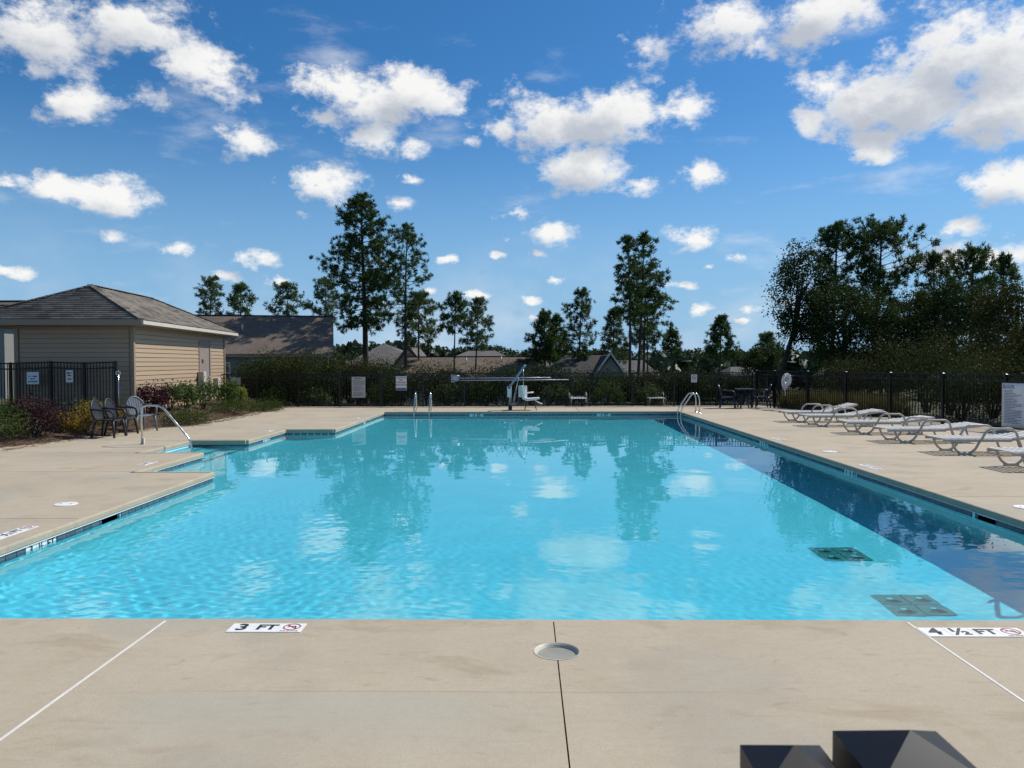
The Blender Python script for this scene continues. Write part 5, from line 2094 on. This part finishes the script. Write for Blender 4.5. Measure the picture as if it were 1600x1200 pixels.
# low green shrubs close behind the pickets
for k, (px, hp, wp, lab) in enumerate(((428, 30, 40, 'low leafy shrub at the foot of the hedge near the bed tip'), (492, 34, 46, 'low leafy shrub at the foot of the hedge before the rules board'), (600, 36, 44, 'low leafy shrub behind the fence between rules board and warning sign'),
                                   (700, 40, 50, 'low leafy shrub behind the fence under the leaf net'), (752, 38, 46, 'low leafy shrub behind the fence under the two poles'), (870, 34, 44, 'low leafy shrub behind the fence beyond the lift seat'),
                                   (948, 40, 52, 'low leafy shrub behind the fence between the two far loungers'), (1012, 32, 44, 'low leafy shrub behind the fence at the far corner lounger'))):
    Y = 28.95
    p = at_depth(px, 612, Y); kk = Y / F_PX
    shrub('green_shrub', lab, p.x, Y, -.05, wp * kk, .7, hp * kk, M['leaf_flower'] if k % 2 else M['leaf_green'], leaf=.075, n=60, per=30, seed=500 + k)
# second, taller row on the left under the big roof
for px, ytop in ((395, 560), (425, 552), (462, 549), (500, 553), (545, 556), (585, 563), (470, 558)):
    Y = 31.6 + rgh.uniform(0, 1.2)
    p = at_depth(px, ytop, Y); gz_ = float(ground_z(p.x, Y))
    shrub('hedge_shrub', 'tall olive wax myrtle behind the hedge ' + lbl_at(px), p.x, Y, gz_, 2.3, 1.8, p.z - gz_, M['leaf_olive'], leaf=.065, n=120, per=54, seed=200 + i, group='wax myrtles behind the hedge ' + lbl_at(px), rough=.4)
    i += 1


# ---- pines
def pine(name, label, x, y, z, height, cb, rad, seed, mat, trunk_r=None, lean=(0, 0), full=1.0, tuft=.30, per=15, group=None, shape=0, whorl=None):
    """cb: fraction of the height where the crown starts; rad: crown radius"""
    t = thing(name, label, 'tree', (x, y, z), 0, group)
    rg = random.Random(seed); ng = np.random.default_rng(seed)
    r0 = trunk_r or height * .016
    def axis(u):
        return Vector((lean[0] * u + .012 * height * math.sin(3.1 * u + seed), lean[1] * u + .01 * height * math.sin(2.3 * u + 2 * seed), height * u))
    mb = MB()
    us = [k / 12 for k in range(13)]
    mb.tube([axis(u) for u in us], [r0 * (1.25 if u == 0 else 1) * (1 - .9 * u) + .012 for u in us], 8, caps=False)
    nbr = int((whorl or 46) * full)
    tips = []
    az = rg.uniform(0, 6.28)
    for i in range(nbr):
        v = (i + rg.random()) / nbr
        u = cb + (1 - cb) * v
        az += 2.399 + rg.uniform(-.5, .5)
        if shape == 0:      # irregular rounded loblolly crown
            prof = np.interp(v, (0, .12, .35, .6, .85, 1), (.50, .78, 1.0, .86, .55, .16)) * (.86 + .2 * math.sin(v * 17 + seed))
        elif shape == 1:    # conical young tree
            prof = (1 - v) ** .8 * 1.05 + .05
        else:               # domed, wide top
            prof = np.interp(v, (0, .2, .45, .75, .92, 1), (.45, .72, .95, 1.0, .72, .35)) * (.88 + .18 * math.sin(v * 13 + seed))
        L = rad * max(.12, float(prof)) * rg.uniform(.70, 1.12)
        el = R(-12 + 62 * v ** 1.3 + rg.uniform(-12, 12)) if shape != 1 else R(-8 + 30 * v + rg.uniform(-6, 6))
        b0 = axis(u)
        dr = Vector((math.cos(az) * math.cos(el), math.sin(az) * math.cos(el), math.sin(el)))
        b1 = b0 + dr * L * .5 + Vector((0, 0, -.03 * L)); b2 = b0 + dr * L + Vector((0, 0, .10 * L))
        mb.tube([b0, b1, b2], [max(.012, r0 * .26 * (1 - u * .6)), max(.009, r0 * .15 * (1 - u * .5)), .007], 5, caps=False)
        ntw = max(4, int(L / (.62 * tuft)))
        for k in range(ntw):
            s = .28 + .72 * (k + rg.random()) / ntw
            q = b0.lerp(b1, s * 2) if s < .5 else b1.lerp(b2, s * 2 - 1)
            side = Vector((rg.gauss(0, 1), rg.gauss(0, 1), rg.gauss(.25, .55))).normalized()
            tl = L * rg.uniform(.10, .30) * (1.15 - s * .5) + .08
            e = q + (side * .75 + dr * .55).normalized() * tl
            if rg.random() < .5:
                mb.tube([q, e], [.008, .005], 3, caps=False)
            for m in range(rg.choice((1, 2, 3, 3))):
                tips.append((e + Vector((rg.gauss(0, .4 * tuft), rg.gauss(0, .4 * tuft), rg.gauss(0, .28 * tuft))), (side + dr).normalized()))
        tips.append((b2, dr))
    for k in range(6):
        tips.append((axis(1.0) + Vector((rg.gauss(0, .15), rg.gauss(0, .15), -.12 * k)), Vector((0, 0, 1))))
    mb.build('trunk', M['bark'], t)
    C = np.array([tuple(a) for a, b in tips]); Dv = np.array([tuple(b) for a, b in tips])
    n = len(C)
    C = np.repeat(C, per, 0); Dv = np.repeat(Dv, per, 0)
    d = ng.normal(size=C.shape) + Dv * .9 + np.array([0, 0, .25])
    d /= np.linalg.norm(d, axis=1, keepdims=True)
    l = (tuft * ng.uniform(.6, 1.15, len(C)))[:, None]
    sd = np.cross(d, ng.normal(size=d.shape)); sd /= np.linalg.norm(sd, axis=1, keepdims=True)
    w = tuft * .11
    P0 = C + sd * w * .6; P1 = C - sd * w * .6; P2 = C + d * l - sd * w * .5; P3 = C + d * l + sd * w * .5
    V = np.stack([P0, P1, P2, P3], 1).reshape(-1, 3)
    i4 = np.arange(len(C)) * 4
    obj('crown', mesh_np('crown', V, np.stack([i4, i4 + 1, i4 + 2, i4 + 3], -1)), mat, t)
    return t


def pine_px(label, xb, xt, ytop, ycb, hw, Y, seed, mat='needle', full=1.0, trunk_px=None, shape=0, per=15, tuft=None, group=None, whorl=None):
    top = at_depth(xt, ytop, Y)
    bx_ = at_depth(xb, 570, Y).x
    gz_ = float(ground_z(bx_, Y)) - .1
    cbz = at_depth(xt, ycb, Y).z
    H = top.z - gz_
    k = Y / F_PX
    return pine('pine_tree', label, bx_, Y, gz_, H, (cbz - gz_) / H, hw * k * 1.08, seed, M[mat], trunk_r=(trunk_px or 6) * k / 2, lean=(top.x - bx_, 0), full=full, tuft=tuft or max(.22, 4.8 * k), per=per, shape=shape, group=group, whorl=whorl)


pine_px('tallest dense pine with a thick trunk between the brown roof and gabled house', 566, 568, 312, 510, 62, 66, 1, full=1.9, trunk_px=11.5, per=18, shape=0, whorl=52)
pine_px('thin leaning pine with an open crown next to the tallest dense pine', 630, 640, 357, 500, 50, 64, 2, full=1.05, trunk_px=6.5, per=14)
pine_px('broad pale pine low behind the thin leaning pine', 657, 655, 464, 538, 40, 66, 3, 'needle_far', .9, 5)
pine_px('slim pine with a bare lower trunk, left of a pale twin', 712, 710, 465, 518, 26, 62, 4, 'needle', .75, 4)
pine_px('pale bushy pine beside the slim bare-trunked pine', 741, 744, 472, 545, 27, 64, 5, 'needle_far', .9, 4)
for i, (x, yt, yc, hw, lab) in enumerate(((328, 438, 500, 22, 'pale pine top nearest the pump house above the brown roof'), (374, 449, 503, 24, 'pale pine top, second from the pump house above the brown roof'), (449, 447, 503, 27, 'pale pine top, third from the pump house above the brown roof'), (511, 440, 505, 30, 'pale pine top at the end of the brown roof'))):
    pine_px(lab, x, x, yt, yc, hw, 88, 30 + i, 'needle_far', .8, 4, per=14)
pine_px('bushy twin-topped green pine behind the dark roof', 851, 853, 490, 565, 32, 66, 8, 'needle', 1.1, 5, shape=1, per=18)
pine_px('smaller green pine crowding the bushy twin-topped pine', 872, 871, 494, 565, 24, 67, 9, 'needle', .9, 5, shape=1)
pine_px('tall ragged pine behind the dark roof ridge', 906, 908, 456, 560, 30, 62, 10, 'needle', .9, 5)
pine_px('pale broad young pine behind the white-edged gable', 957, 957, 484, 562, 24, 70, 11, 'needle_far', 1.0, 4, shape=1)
pine_px('tall slender pine, the one with the straightest trunk of the tall group', 984, 979, 373, 500, 31, 50, 12, 'needle', .75, 6)
pine_px('tall pine with curving trunk in the middle of the tall group', 987, 1008, 370, 490, 38, 52, 13, 'needle', .85, 6)
pine_px('broad pine with long low boughs at the edge of the tall group', 999, 1012, 442, 535, 52, 54, 14, 'needle', .65, 6, shape=2)
pine_px('pale pine with thin trunk under the long low boughs', 1013, 1014, 480, 545, 26, 68, 15, 'needle_far', .7, 4)
pine_px('small dark conical pine standing past the tall group', 1050, 1050, 517, 550, 15, 84, 16, 'needle', .6, 3, shape=1)
pine_px('lone conical pine on the skyline before the wooded hill', 1125, 1125, 497, 560, 26, 84, 17, 'needle', 1.0, 4, shape=1)
pine_px('short round-topped pine at the edge of the wooded hill', 1197, 1197, 526, 575, 20, 80, 18, 'needle_far', .9, 4)


# ---- broad-leaved trees
def broadleaf(name, label, x, y, z, height, w, seed, mat, cb=.25, n=120, per=60, leaf=.16, trunk_r=.16, lean=(0, 0), group=None, cat='tree'):
    t = thing(name, label, cat, (x, y, z), 0, group)
    ng = np.random.default_rng(seed); rg = random.Random(seed)
    cz = height * (cb + (1 - cb) * .5); rad = np.array([w / 2, w / 2 * .9, height * (1 - cb) * .52])
    c, P_ = clump_points(ng, n, per, rad, min(w, height) * .06, -.9, .22)
    top = Vector((lean[0], lean[1], cz))
    P_ = P_ + np.array([lean[0], lean[1], cz])
    V, Q = leaf_quads(P_, leaf, ng, 0, .6)
    obj('crown', mesh_np('crown', V, Q), mat, t)
    mb = MB()
    mb.tube([(0, 0, -.1), (lean[0] * .35, lean[1] * .35, cz * .45), (lean[0] * .8, lean[1] * .8, cz * .85), (lean[0], lean[1], cz + rad[2] * .5)], [trunk_r * 1.2, trunk_r, trunk_r * .7, trunk_r * .3], 8, caps=False)
    for k in range(0, len(c), max(1, len(c) // 26)):
        e = Vector(c[k]) * .9 + top
        s = Vector((lean[0] * .7, lean[1] * .7, cz * rg.uniform(.6, .95)))
        mb.tube([s, s.lerp(e, .5) + Vector((0, 0, .15)), e], [trunk_r * .35, trunk_r * .22, .012], 5, caps=False)
    mb.build('trunk', M['bark'], t)
    return t


def broad_px(label, xb, xc, ytop, ybot, wpx, Y, seed, mat='leaf_dark', **kw):
    k = Y / F_PX
    top = at_depth(xc, ytop, Y); bx_ = at_depth(xb, 570, Y).x
    gz_ = float(ground_z(bx_, Y)) - .1
    bot = at_depth(xc, ybot, Y).z
    H = top.z - gz_
    return broadleaf('broadleaf_tree', label, bx_, Y, gz_, H, wpx * k, seed, M[mat], cb=max(.03, (bot - gz_) / H), lean=(top.x - bx_, 0), **kw)


broad_px('leaning broad-leaved tree at the left edge of the right-hand grove', 1209, 1256, 386, 552, 98, 40, 41, n=170, per=85, leaf=.115, trunk_r=.14)
pine_px('dense dark pine beside the leaning broad-leaved tree', 1304, 1303, 358, 520, 36, 42, 42, 'needle', 1.3, 9, shape=2, per=16)
pine_px('wide dark pine with a domed top and long limbs, tallest of the grove', 1357, 1375, 364, 505, 60, 42, 43, 'needle', 1.25, 10, shape=2, per=16)
broad_px('dark broad-leaved tree filling the grove below the domed pine', 1320, 1320, 440, 580, 130, 38, 44, n=180, per=85, leaf=.11)
broad_px('dark broad-leaved tree below the long limbs of the domed pine', 1400, 1400, 485, 585, 110, 37, 45, n=160, per=80, leaf=.11)
broad_px('dark tree closing the gap beside the open-topped pine', 1440, 1440, 452, 590, 84, 38, 53, n=140, per=80, leaf=.105)
pine_px('open-topped pine past the domed pine', 1462, 1462, 402, 540, 40, 40, 46, 'needle', .9, 6)
pine_px('round-topped pine standing above the olive thicket', 1520, 1523, 404, 520, 42, 38, 47, 'needle', 1.0, 7, shape=2)
pine_px('short pine at the end of the grove above the olive thicket', 1562, 1566, 408, 510, 30, 40, 48, 'needle', .8, 5)
broad_px('dark tree between the open-topped and round-topped pines', 1490, 1490, 440, 590, 130, 36, 49, n=180, per=85, leaf=.105)
broad_px('olive broad-leaved tree at the right edge of the grove', 1590, 1590, 438, 600, 130, 28, 50, 'leaf_olive', n=210, per=80, leaf=.09)
broad_px('olive broad-leaved tree rising beyond the pool rules banner', 1680, 1680, 470, 600, 170, 22, 51, 'leaf_olive', n=210, per=80, leaf=.08)
broad_px('low green tree at the foot of the wooded hill', 1190, 1190, 545, 590, 60, 62, 52, n=80, per=40, leaf=.2)
# thicket right behind the side fence
rgt = random.Random(77)
i = 0
for yy_ in np.arange(27.0, 7.0, -1.35):
    for row in (0, 1):
        xx = RF(yy_) + 2.15 + row * 2.0 + rgt.uniform(-.3, .5)
        # sunlit grass shows through the fence at its far end: keep the front row away from there
        if row == 0 and 22.4 < yy_ < 26.3:
            continue
        h_ = rgt.uniform(1.6, 2.1) if row == 0 else rgt.uniform(2.1, 3.0)
        w_ = rgt.uniform(1.7, 2.3)
        where = 'by the fence corner' if yy_ > 26 else 'behind the far loungers' if yy_ > 20 else 'behind the middle loungers' if yy_ > 15 else 'behind the pool rules banner'
        shrub('thicket_shrub', 'dark olive shrub of the thicket ' + where, xx, yy_, float(ground_z(xx, yy_)), w_, w_, h_, M['leaf_dark'] if rgt.random() < .5 else M['leaf_olive'], leaf=.06, n=105, per=60, seed=300 + i, group='thicket shrubs ' + where, rough=.4)
        i += 1


# tall sunlit grass behind the far end of the side fence, uncountable
def tall_grass():
    V, Fq = [], []
    rg = random.Random(9)
    for k in range(5200):
        y = rg.uniform(22.3, 27.0); x = RF(y) + rg.uniform(.12, 1.3)
        z = float(ground_z(x, y)); h = rg.uniform(.30, .80); w = rg.uniform(.006, .012)
        a = rg.uniform(0, 6.28); bx_, by_ = math.cos(a) * h * .3, math.sin(a) * h * .3
        sx, sy = -math.sin(a + .7) * w, math.cos(a + .7) * w
        o = len(V)
        V += [(x - sx, y - sy, z), (x + sx, y + sy, z), (x + bx_ * .4 + sx * .8, y + by_ * .4 + sy * .8, z + h * .6), (x + bx_ * .4 - sx * .8, y + by_ * .4 - sy * .8, z + h * .6), (x + bx_, y + by_, z + h)]
        Fq.append((o, o + 1, o + 2, o + 3)); 
    tri = [(i * 5 + 3, i * 5 + 2, i * 5 + 4) for i in range(5200)]
    me = mesh_np('tall_grass', np.array(V), [np.array(Fq), np.array(tri)])
    o = stuff(obj('tall_grass', me, mat_leaf('dry_grass', (.085, .085, .028), (.19, .17, .06), None, .2, .8, .1)))
    o['label'] = 'tall dry grass behind the side fence by the ring buoy'; o['category'] = 'grass'


tall_grass()


# far woods: one mass of crowns down to the skyline
def far_wood():
    ng = np.random.default_rng(55)
    Vs, Qs, o = [], [], 0
    N_ = 3300
    for k in range(N_):
        d = 105 + 520 * ng.random() ** 1.25
        azm = ng.uniform(-.72, .80)
        x, y = d * math.sin(azm), d * math.cos(azm)
        z = float(ground_z(x, y))
        h = ng.uniform(6, 11) * (1.0 if d > 180 else .8)
        if -.62 < azm < .16 and d < 150:
            h *= .62
        w = h * ng.uniform(.55, .9)
        n = int(np.clip(24000 / d, 50, 190))
        u = ng.normal(size=(n, 3)); u /= np.linalg.norm(u, axis=1, keepdims=True)
        u[:, 2] = np.abs(u[:, 2]) * 1.0 - .35
        c = u * np.array([w / 2, w / 2, h * .5]) * ng.uniform(.6, 1.05, (n, 1)) + np.array([x, y, z + h * .52])
        V, Q = leaf_quads(c, w * .24, ng, 0, .8)
        Vs.append(V); Qs.append(Q + o); o += len(V)
    me = mesh_np('far_wood', np.concatenate(Vs), np.concatenate(Qs))
    w_ = stuff(obj('far_wood', me, mat_leaf('far_leaves', (.030, .052, .024), (.055, .085, .034), (.045, .06, .03), .15)))
    w_['label'] = 'distant dark green woods along the skyline'; w_['category'] = 'woods'


far_wood()
